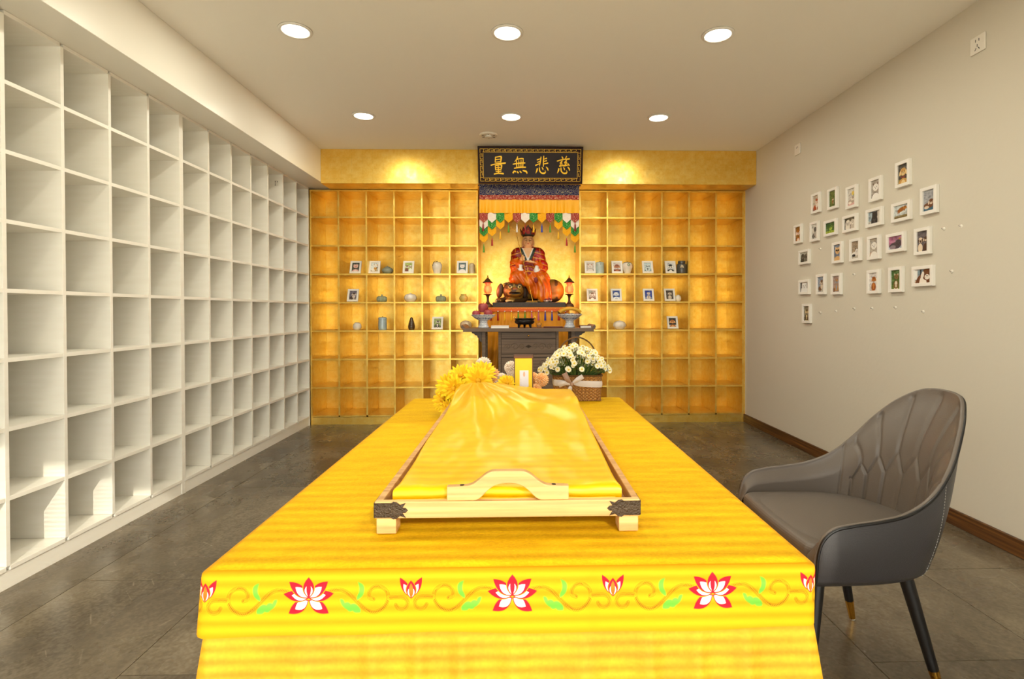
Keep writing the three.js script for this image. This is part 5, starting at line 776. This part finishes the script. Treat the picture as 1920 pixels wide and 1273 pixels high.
shelfPhoto(31, 0.721, 3, 'of a cream and ginger cat, beside a pale blue urn'); shelfPhoto(32, 0.998, 3, 'of a chestnut dog, beside a white leaf urn'); shelfPhoto(33, 1.314, 3, 'of a pale blue white dog, alone in its cell'); shelfPhoto(34, 1.550, 3, 'of a black and white dog, beside a dark grey jar'); shelfPhoto(35, 0.743, 4, 'of a grey brown husky'); shelfPhoto(36, 0.990, 4, 'of a white dog under deep blue'); shelfPhoto(37, 1.323, 4, 'of a tan cat on deep blue'); shelfPhoto(38, 1.542, 4, 'of a beige dog on dark brown, beside a small white urn'); shelfPhoto(39, 1.572, 5, 'of an orange puppy on black');

// ================================================================ ceramic urns in the gold shelving
const glaze = (r, g, b, s = 1, rough = 0.22) => phys({ map: tex(64, 64, (u, v) => { const n = fbm(u * 8, v * 8, 8, 8, 3, 970 + s); return [r, g, b].map((c) => c + (n - 0.5) * 22); }), roughness: rough, clearcoat: 0.5, clearcoatRoughness: 0.12, side: THREE.DoubleSide });
const GZ = { celadon: glaze(142, 150, 134, 1), sage: glaze(150, 158, 128, 2), white: glaze(236, 228, 212, 3), cream: glaze(206, 190, 158, 4), lime: glaze(172, 170, 92, 5), blue: glaze(176, 196, 192, 6), brown: glaze(82, 62, 40, 7), grey: glaze(72, 70, 64, 8, 0.4), bluegrey: glaze(168, 186, 188, 9) };
function urn(x, row, label, build, dz = -0.075) { const t = thing('cremation_urn', label, 'urn', [x, rowY(row) + 0.0006, ZB + dz], 'ceramic urns in the gold shelving'); build(t); return t; }
function ribbed(pts, k, depth, seg = 96) { const p = smoothProfile(pts, 30), n = p.length - 1; return sheet((u, v) => { const [r, y] = p[Math.round(v * n)]; const a = u * Math.PI * 2, q = r * (1 - depth * (1 - Math.abs(Math.sin(a * k / 2)))); return [q * Math.cos(a), y, -q * Math.sin(a)]; }, seg, n); }
const knob = (t, y, r, m) => mesh('lid_knob', lathe(smoothProfile([[r * 0.5, y], [r * 0.55, y + r * 0.6], [r, y + r * 1.2], [r * 0.6, y + r * 1.9], [0.0001, y + r * 2]], 14), 16), m, t);
urn(-1.345, 3, 'squat grey green lidded urn beside the ginger cat photo', (t) => { mesh('body', lathe(smoothProfile([[0.0001, 0], [0.03, 0], [0.052, 0.018], [0.0565, 0.036], [0.045, 0.056], [0.03, 0.065]], 30), 40), GZ.celadon, t); mesh('lid', lathe(smoothProfile([[0.031, 0.064], [0.026, 0.07], [0.01, 0.075], [0.0001, 0.076]], 12), 30), GZ.celadon, t); knob(t, 0.074, 0.005, GZ.celadon); });
urn(-0.842, 3, 'tall cream vase urn with dark knotted cord on its lid', (t) => { mesh('body', lathe(smoothProfile([[0.0001, 0], [0.032, 0], [0.038, 0.02], [0.05, 0.07], [0.048, 0.095], [0.036, 0.111], [0.034, 0.114]], 36), 40), GZ.white, t); mesh('lid', lathe(smoothProfile([[0.037, 0.112], [0.034, 0.118], [0.012, 0.123], [0.0001, 0.124]], 12), 30), GZ.cream, t); mesh('cord', tube([[0.0, 0.124, 0.0], [-0.012, 0.128, 0.02], [-0.03, 0.118, 0.03], [-0.036, 0.1, 0.034], [-0.038, 0.08, 0.036]], 0.0026, 24, 6), M.deskDark, t); knob(t, 0.122, 0.005, GZ.brown); });
urn(-0.489, 3, 'narrow cream capsule urn beside the pale cat photo', (t) => { mesh('body', lathe(smoothProfile([[0.0001, 0], [0.026, 0], [0.0285, 0.01], [0.0285, 0.07], [0.0285, 0.076]], 24), 32), GZ.cream, t); mesh('lid', lathe(smoothProfile([[0.0295, 0.076], [0.029, 0.088], [0.02, 0.104], [0.0001, 0.11]], 16), 32), GZ.cream, t); });
const pumpkin = (m, R, H) => (t) => { mesh('body', ribbed([[0.0001, 0], [R * 0.72, 0], [R * 0.96, H * 0.22], [R, H * 0.55], [R * 0.93, H * 0.85], [R * 0.72, H * 0.97]], 16, 0.1, 128), m, t); mesh('lid', ribbed([[R * 0.78, H * 0.95], [R * 0.62, H * 1.04], [R * 0.15, H * 1.07], [0.0001, H * 1.07]], 16, 0.06), m, t); mesh('stalk', rod([0, H * 1.02, 0], [R * 0.06, H * 1.34, 0], R * 0.16, R * 0.18, 10), m, t); };
urn(-1.405, 4, 'fluted sage green pumpkin urn in the cell beside the white pumpkin urn', pumpkin(GZ.sage, 0.0525, 0.056)); urn(-0.806, 4, 'fluted sage green pumpkin urn in the cell beside the lime pot', pumpkin(GZ.sage, 0.053, 0.058));
const whitePumpkin = (R, H, m) => (t) => { mesh('body', ribbed([[0.0001, 0], [R * 0.55, 0], [R * 0.95, H * 0.3], [R, H * 0.52], [R * 0.84, H * 0.82], [R * 0.5, H * 0.96], [R * 0.25, H]], 9, 0.05, 128), m, t); mesh('lid', lathe(smoothProfile([[R * 0.3, H * 0.985], [R * 0.16, H * 1.03], [0.0001, H * 1.03]], 10), 24), m, t); knob(t, H * 1.01, 0.004, m); };
urn(-1.115, 4, 'large round cream pumpkin urn in the cell between two green pumpkin urns', whitePumpkin(0.063, 0.084, GZ.white));
urn(-0.575, 4, 'small lime green round pot with open mouth', (t) => { mesh('body', lathe(smoothProfile([[0.0001, 0.002], [0.025, 0], [0.04, 0.02], [0.0435, 0.038], [0.036, 0.06], [0.026, 0.067], [0.028, 0.074], [0.031, 0.077], [0.028, 0.077], [0.022, 0.068], [0.0001, 0.02]], 44), 40), GZ.lime, t); });
urn(-1.655, 5, 'small round white urn with speckled rim, beneath the dark dog photo', (t) => { mesh('body', lathe(smoothProfile([[0.0001, 0], [0.022, 0], [0.039, 0.018], [0.042, 0.04], [0.034, 0.064], [0.024, 0.072]], 30), 36), GZ.white, t); mesh('lid', lathe(smoothProfile([[0.026, 0.071], [0.02, 0.078], [0.0001, 0.08]], 10), 30), GZ.cream, t); });
urn(-1.398, 5, 'tall blue grey cylinder urn with lid, beneath a green pumpkin urn', (t) => { mesh('body', lathe(smoothProfile([[0.0001, 0], [0.038, 0], [0.041, 0.006], [0.042, 0.06], [0.041, 0.112]], 24), 40), GZ.bluegrey, t); mesh('lid', lathe(smoothProfile([[0.0425, 0.111], [0.042, 0.12], [0.034, 0.128], [0.0001, 0.131]], 16), 40), GZ.bluegrey, t); knob(t, 0.129, 0.005, GZ.brown); });
urn(-1.105, 5, 'dark brown pear shaped urn', (t) => { mesh('body', lathe(smoothProfile([[0.0001, 0], [0.024, 0], [0.0335, 0.02], [0.034, 0.042], [0.026, 0.078], [0.017, 0.108], [0.011, 0.124], [0.0001, 0.13]], 36), 36), GZ.brown, t); mesh('seam_ring', new THREE.TorusGeometry(0.0285, 0.0012, 6, 30).rotateX(Math.PI / 2).translate(0, 0.07, 0), GZ.grey, t); });
urn(-0.552, 5, 'cream pumpkin urn standing beside the end of the altar desk', whitePumpkin(0.061, 0.092, GZ.cream));
urn(0.822, 3, 'pale blue cylinder urn with slanted lid beside the ginger cat photo', (t) => { mesh('body', lathe(smoothProfile([[0.0001, 0], [0.039, 0], [0.042, 0.006], [0.043, 0.06], [0.041, 0.104]], 24), 40), GZ.blue, t); mesh('lid', lathe(smoothProfile([[0.0425, 0.103], [0.042, 0.112], [0.03, 0.12], [0.0001, 0.125]], 16), 40), GZ.blue, t); mesh('cord', tube([[0, 0.13, 0.002], [0.002, 0.11, 0.041], [0.001, 0.085, 0.0445]], 0.0016, 14, 5), M.deskDark, t); knob(t, 0.122, 0.0035, GZ.brown); });
urn(1.105, 3, 'white jar urn with grey leaf relief beside the chestnut dog photo', (t) => { mesh('body', lathe(smoothProfile([[0.0001, 0], [0.03, 0], [0.036, 0.012], [0.054, 0.07], [0.054, 0.09], [0.04, 0.11], [0.03, 0.114]], 36), 44), GZ.white, t); mesh('lid', lathe(smoothProfile([[0.032, 0.113], [0.03, 0.119], [0.0001, 0.122]], 10), 30), GZ.brown, t); const lf = new THREE.Shape(); lf.moveTo(0, -0.016); lf.bezierCurveTo(0.022, -0.012, 0.02, 0.01, 0, 0.018); lf.bezierCurveTo(-0.02, 0.01, -0.022, -0.012, 0, -0.016); mesh('leaf_relief', extrude(lf, 0.003, 0.001, 1).rotateX(-0.25).translate(0.004, 0.09, 0.0495), GZ.sage, t); mesh('stem_relief', tube([[0.004, 0.076, 0.053], [0.018, 0.055, 0.046], [0.022, 0.035, 0.037]], 0.0012, 14, 5), GZ.sage, t); knob(t, 0.12, 0.004, GZ.brown); });
urn(1.668, 3, 'dark grey jar urn with pale emblem and wide neck', (t) => { mesh('body', lathe(smoothProfile([[0.0001, 0], [0.046, 0], [0.05, 0.006], [0.052, 0.07], [0.048, 0.096], [0.035, 0.106]], 30), 40), GZ.grey, t); mesh('lid', lathe(smoothProfile([[0.037, 0.104], [0.037, 0.128], [0.032, 0.131], [0.0001, 0.132]], 14), 36), GZ.grey, t); const e = poly([[-0.02, 0.002], [-0.012, 0.022], [0, 0.03], [0.012, 0.022], [0.02, 0.002], [0.01, 0.0], [0, 0.008], [-0.01, 0.0]]); mesh('pale_emblem', extrude(e, 0.003, 0.0006, 1).translate(-0.012, 0.058, 0.0495), GZ.cream, t); });
urn(1.630, 4, 'small round white urn beside the beige dog photo', (t) => { mesh('body', lathe(smoothProfile([[0.0001, 0], [0.02, 0], [0.031, 0.016], [0.0325, 0.034], [0.026, 0.054], [0.018, 0.06]], 28), 32), GZ.white, t); mesh('lid', lathe(smoothProfile([[0.021, 0.059], [0.014, 0.066], [0.0001, 0.068]], 10), 26), GZ.white, t); });
urn(1.024, 5, 'large round cream pumpkin urn beneath the white dog photo', (t) => { whitePumpkin(0.065, 0.086, GZ.white)(t); mesh('tag_cord', tube([[0.05, 0.06, 0.03], [0.066, 0.05, 0.02], [0.068, 0.03, 0.022]], 0.0012, 10, 5), M.deskDark, t); });

// ================================================================ flowers at the far end of the table
const GR = srgb(70, 96, 34), GR2 = srgb(98, 122, 46);
function ray(len, w, curl, up) { return sheet((u, v) => { const s = (u - 0.5) * w * Math.sin(Math.PI * (0.12 + 0.86 * v)) * 1.1; return [s, up * v * len + curl * v * v * len - 4 * s * s / w * 0.25, v * len]; }, 3, 6); }
function head(layers, r0) { const out = []; for (const [n, len, w, curl, up, col, ph] of layers) for (let k = 0; k < n; k++) { const g = ray(len * rr(0.92, 1.06), w, curl + rr(-0.06, 0.06), up); const c = col.clone().multiplyScalar(rr(0.93, 1.05)); paint(g, c); g.translate(0, 0, r0); g.rotateY((k + ph + rr(-0.1, 0.1)) / n * Math.PI * 2); out.push(g); } return out; }
const YF = srgb(252, 214, 14), YF2 = srgb(242, 190, 6);
setSeed(501);
const yellowHeads = [0, 1].map(() => merge([...head([[16, 0.062, 0.022, -0.15, 0.28, YF, 0], [14, 0.052, 0.02, -0.05, 0.5, YF, 0.5], [10, 0.036, 0.015, 0.1, 0.8, YF2, 0.2]], 0.006), paint(ball(0.011, 0, 0.012, 0, 1, 0.9, 1, 10), srgb(226, 170, 8))]));
const pomp = (a, b, s) => { setSeed(s); const out = []; const n = 150; for (let k = 0; k < n; k++) { const y = 1 - 2 * (k + 0.5) / n, r = Math.sqrt(1 - y * y), f = k * 2.39996; const g = new THREE.SphereGeometry(0.0052, 5, 4); g.scale(0.8, 0.45, 1.35); g.translate(0, 0.0, 0.0); const d = V(r * Math.cos(f), y, r * Math.sin(f)); g.lookAt(d); g.translate(d.x * 0.021, d.y * 0.019, d.z * 0.021); paint(g, a.clone().lerp(b, rnd())); out.push(g); } out.push(paint(ball(0.019, 0, 0, 0, 1, 0.95, 1, 12), b)); return merge(out); };
const pompPeach = pomp(srgb(255, 216, 162), srgb(250, 184, 112), 61), pompCream = pomp(srgb(252, 240, 224), srgb(232, 208, 184), 62);
function flower(name, label, cat, group, headGeo, pos, dir, scale, base) {
  const t = thing(name, label, cat, [base[0], TT, base[2]], group); const P = V(pos[0] - base[0], pos[1] - TT, pos[2] - base[2]); const h = mesh('flower_head', headGeo, M.petal, t); h.position.copy(P); h.quaternion.setFromUnitVectors(V(0, 1, 0), V(...dir).normalize()); h.scale.setScalar(scale);
  const d = V(...dir).normalize(); mesh('stem', paint(tube([[0, 0.004, 0], [P.x * 0.4, P.y * 0.5, P.z * 0.4 - 0.01], [P.x - d.x * 0.025 * scale, P.y - d.y * 0.025 * scale, P.z - d.z * 0.025 * scale], [P.x - d.x * 0.004, P.y - d.y * 0.004, P.z - d.z * 0.004]], 0.0026, 20, 6), GR), M.petal, t);
  const lf = sheet((u, v) => [(u - 0.5) * 0.022 * Math.sin(Math.PI * (0.05 + 0.93 * v)), 0.02 * v - 0.02 * v * v, v * 0.06], 3, 6); for (const k of [0, 1]) { const l = mesh('leaf', paint(lf.clone(), k ? GR2 : GR), M.petal, t); l.position.set(P.x * 0.5, Math.max(0.01, P.y * 0.45), P.z * 0.5); l.rotation.y = k * 2.6 + pos[0] * 9; l.rotation.x = -0.4; }
}
setSeed(77);
const yel = [[-0.232, 0.878, -2.12, -0.15, 0.75, 0.65, 0.86], [-0.150, 0.888, -2.13, 0.12, 0.8, 0.6, 0.9], [-0.282, 0.842, -2.10, -0.5, 0.4, 0.75, 0.85], [-0.163, 0.862, -2.085, 0.05, 0.35, 0.93, 0.92], [-0.255, 0.835, -2.075, -0.2, 0.2, 0.95, 0.8], [-0.300, 0.790, -2.09, -0.6, 0.25, 0.75, 0.72], [-0.275, 0.762, -2.06, -0.4, 0.3, 0.85, 0.62], [-0.052, 0.846, -2.12, 0.1, 0.65, 0.75, 0.62]];
const yl = ['highest on the shelved side of the spray', 'fully open behind the satin cloth, next to the peach pompom', 'facing outward at the edge of the spray', 'widest bloom in front of the spray', 'low bloom against the satin fold', 'drooping bloom beside the tray', 'lowest bloom touching the tablecloth', 'small bloom beside the yellow tablet'];
yel.forEach(([x, y, z, dx, dy, dz, s], i) => flower('yellow_daisy', 'bright yellow many-petalled flower, ' + yl[i], 'flower', 'yellow flowers behind the satin cloth', yellowHeads[i % 2], [x, y, z], [dx, dy, dz], s, [x * 0.75 - 0.03, 0, z - 0.05]));
const pm = [[-0.150, 0.915, -2.21, 1.25, 0, 'cream, highest of the pompoms beside the altar drape'], [-0.178, 0.892, -2.20, 0.95, 0, 'cream, tucked behind the yellow flowers'], [-0.114, 0.872, -2.19, 1.3, 1, 'peach, large, beside the yellow flowers'], [-0.105, 0.845, -2.17, 1.1, 1, 'peach, low under the large peach one'], [-0.076, 0.860, -2.18, 0.95, 0, 'cream, between the peach pompom and the tablet'], [-0.088, 0.838, -2.15, 0.8, 0, 'cream, small and low before the desk'], [-0.036, 0.898, -2.24, 1.15, 0, 'cream, tall behind the tablet'], [-0.030, 0.868, -2.23, 1.0, 0, 'cream, lower one behind the tablet'], [0.090, 0.850, -2.22, 1.15, 1, 'peach, standing between the tablet and the basket'], [0.056, 0.850, -2.26, 1.05, 1, 'peach, half hidden by the tablet'], [0.066, 0.812, -2.2, 0.95, 1, 'peach, lowest, by the satin edge']];
pm.forEach(([x, y, z, s, k, l]) => flower('pompom_chrysanthemum', 'round pompom flower, ' + l, 'flower', 'pompom flowers behind the satin cloth', k ? pompPeach : pompCream, [x, y, z], [x * 0.6, 0.9, 0.5], s, [x * 0.9, 0, z - 0.03]));
// memorial tablet
{
  const t = thing('memorial_tablet', 'upright yellow tablet with white paper label and brown wooden top', 'tablet', [0.014, TT, -2.12]);
  mesh('foot', box(-0.045, 0.045, 0, 0.03, -0.02, 0.02, 0.003), M.tablet, t);
  mesh('wooden_back', box(-0.0375, 0.0375, 0.03, 0.232, -0.012, 0.006, 0.002), M.tablet, t);
  mesh('top_cap', box(-0.039, 0.039, 0.219, 0.2335, -0.014, 0.0125, 0.002), std({ map: M.baseboard.map, color: srgb(255, 230, 200), roughness: 0.5 }), t);
  mesh('yellow_panel', box(-0.0335, 0.0335, 0.032, 0.219, 0.006, 0.0105, 0.001), std({ map: tex(128, 128, (u, v) => { const n = fbm(u * 30, v * 30, 30, 30, 2, 990); return [250, 206 + n * 8, 4 + n * 10]; }), roughness: 0.55 }), t);
  const lb = canvasPlate(0.035, 0.092, (g, w, h) => { g.fillStyle = '#e9e8ee'; g.fillRect(0, 0, w, h); g.fillStyle = 'rgba(228,160,110,0.75)'; g.beginPath(); g.ellipse(w * 0.5, h * 0.16, w * 0.11, h * 0.11, 0, 0, 7); g.fill(); g.fillStyle = 'rgba(150,146,160,0.45)'; for (let k = 0; k < 6; k++) g.fillRect(w * 0.12, h * (0.36 + k * 0.07), w * 0.05, h * 0.04); }, 128);
  mesh('paper_label', lb, lb.userData.mat, t).position.set(0.002, 0.125, 0.0112);
}
// woven basket with ribbon
{
  const t = thing('woven_basket', 'rectangular woven straw basket tied with a pale ribbon bow', 'basket', [0.262, TT, -2.46]);
  const W = 0.108, D = 0.055, H = 0.112; const straw = std({ map: tex(256, 256, (u, v) => { const a = (u + v) * 8, b = (u - v) * 8, q = (Math.floor(a) + Math.floor(b)) & 1; const f = q ? Math.abs(a % 1) : Math.abs((b % 1 + 1) % 1); const n = fbm(u * 60, v * 60, 60, 60, 2, 995); const e = Math.min(Math.abs((a % 1 + 1) % 1), Math.abs((b % 1 + 1) % 1)); const c = mixc([150, 94, 42], [216, 160, 84], q ? 0.7 : 0.45).map((x) => x + (n - 0.5) * 44); return e < 0.1 ? c.map((x) => x * 0.7) : c; }, true, [9, 9]), bumpMap: tex(256, 256, (u, v) => { const a = ((u + v) * 8 % 1 + 1) % 1, b = ((u - v) * 8 % 1 + 1) % 1; return Math.sin(a * Math.PI) * Math.sin(b * Math.PI); }, false, [9, 9]), bumpScale: 0.006, roughness: 0.7, side: THREE.DoubleSide });
  const per = (a) => { const n = 7; const c = Math.cos(a), s = Math.sin(a); const k = Math.pow(Math.abs(c) ** n + Math.abs(s) ** n, -1 / n); return [W * c * k, D * s * k]; };
  mesh('woven_wall', sheet((u, v) => { const [x, z] = per(u * Math.PI * 2); const f = 0.98 + 0.05 * v; return [x * f, v * H, -z * f]; }, 96, 10, (u, v) => [u * 0.62, v * H]), straw, t); mesh('floor', box(-W + 0.002, W - 0.002, 0, 0.004, -D + 0.002, D - 0.002), straw, t);
  mesh('rim_braid', tube(Array.from({ length: 49 }, (_, i) => { const [x, z] = per(i / 48 * Math.PI * 2); return V(x * 1.03, H, z * 1.03); }), 0.0045, 140, 8), straw, t);
  mesh('handle', tube([[-0.095, H, 0], [-0.1, H + 0.06, 0], [-0.06, H + 0.145, 0], [0, H + 0.172, 0], [0.06, H + 0.145, 0], [0.1, H + 0.06, 0], [0.095, H, 0]], 0.0034, 60, 8), straw, t);
  const rib = phys({ color: srgb(206, 196, 190), roughness: 0.4, sheen: 0.4, side: THREE.DoubleSide }), rib2 = phys({ color: srgb(160, 128, 108), roughness: 0.4, sheen: 0.4, side: THREE.DoubleSide });
  mesh('ribbon_band', sheet((u, v) => { const [x, z] = per(u * Math.PI * 2); const f = 1.032 + 0.012 * Math.sin(v * Math.PI); const pinch = Math.exp(-((x + 0.03) ** 2) / 0.0008) * (z > 0 ? 1 : 0); return [x * f, 0.078 + (v - 0.5) * 0.028 * (1 - 0.6 * pinch) - 0.004 * Math.sin(x * 14), z * f + 0.002]; }, 120, 4), rib, t);
  const bow = (pts, w, m) => mesh('bow_tail', sheet((u, v) => { const c = new THREE.CatmullRomCurve3(pts.map((p) => V(...p))); const p = c.getPoint(u), d = c.getTangent(u); const n = V(-d.y, d.x, 0).normalize(); const k = w * (0.35 + 0.65 * Math.sin(Math.min(1, u * 1.4) * Math.PI / 2)); return [p.x + n.x * k * (v - 0.5), p.y + n.y * k * (v - 0.5), p.z + 0.004 * Math.sin(v * Math.PI)]; }, 18, 5), m, t);
  const bx = -0.03, bz = D + 0.008; bow([[bx, 0.076, bz], [bx - 0.02, 0.1, bz + 0.012], [bx - 0.034, 0.128, bz + 0.008]], 0.024, rib2); bow([[bx, 0.076, bz], [bx + 0.022, 0.096, bz + 0.012], [bx + 0.05, 0.112, bz + 0.006]], 0.022, rib); bow([[bx, 0.076, bz], [bx - 0.01, 0.05, bz + 0.008], [bx - 0.006, 0.018, bz + 0.004]], 0.022, rib); bow([[bx, 0.076, bz], [bx - 0.04, 0.082, bz + 0.01], [bx - 0.06, 0.072, bz + 0.004]], 0.024, rib); mesh('bow_knot', ball(0.009, bx, 0.077, bz + 0.005, 1, 1.1, 0.7, 12), rib2, t);
}
// white daisies
{
  const t = thing('daisy_bouquet', 'dense bouquet of small white daisies with yellow centres in the basket', 'bouquet', [0.262, TT + 0.006, -2.46]);
  setSeed(909); const WH = srgb(250, 246, 226), WC = srgb(246, 236, 200); const mk = () => merge([...head([[13, 0.0125, 0.0062, -0.1, 0.22, WH, 0], [10, 0.0105, 0.0055, 0, 0.4, WC, 0.5]], 0.003), paint(ball(0.0048, 0, 0.0035, 0, 1, 0.7, 1, 10), srgb(226, 200, 60))]);
  const vars = [mk(), mk(), mk()]; const stems = [];
  for (let k = 0; k < 260; k++) { const a = rr(-1, 1), q = rr(0, 1), dep = rr(-1, 1); const x = a * 0.158 * Math.sqrt(1 - 0.25 * dep * dep) + rr(-0.01, 0.01) - 0.008, top = 0.245 * Math.sqrt(Math.max(0.12, 1 - (a * 0.88) ** 2)); const y = Math.max(0.118, lerp(0.135, top, Math.pow(q, 0.7)) + rr(-0.008, 0.008)), z = dep * 0.085 * Math.sqrt(Math.max(0.1, 1 - a * a * 0.8)) + 0.01;
    const d = mesh('daisy', vars[k % 3], M.petal, t); d.position.set(x, y, z); const dir = V(x * 4, (y - 0.08) * 4, 0.35 + z * 7 + rr(-0.2, 0.4)).normalize(); d.quaternion.setFromUnitVectors(V(0, 1, 0), dir); d.scale.setScalar(rr(0.62, 0.95)); stems.push(paint(tube([[x * 0.35, 0.09, z * 0.4], [x * 0.75, lerp(0.1, y, 0.6), z * 0.75], [x - dir.x * 0.003, y - dir.y * 0.003, z - dir.z * 0.003]], 0.0011, 6, 4), k % 2 ? GR : GR2)); }
  const st = mesh('stems', merge(stems), M.petal, t); st.userData.kind = 'stuff';
  const leaves = []; for (let k = 0; k < 320; k++) { const g = sheet((u, v) => [(u - 0.5) * 0.008 * Math.sin(Math.PI * (0.1 + 0.88 * v)), 0, v * 0.026], 2, 4); g.rotateX(rr(-1.2, 0.4)); g.rotateY(rr(0, 6.3)); const a = rr(-1, 1), dp = rr(-1, 1); g.translate(a * 0.125, rr(0.108, 0.165 + 0.04 * (1 - a * a)), dp * 0.06); paint(g, rnd() < 0.5 ? srgb(58, 78, 26) : srgb(92, 116, 44)); leaves.push(g); } mesh('foliage', merge(leaves), M.petal, t).userData.kind = 'stuff';
}
renderer.render(scene, camera);
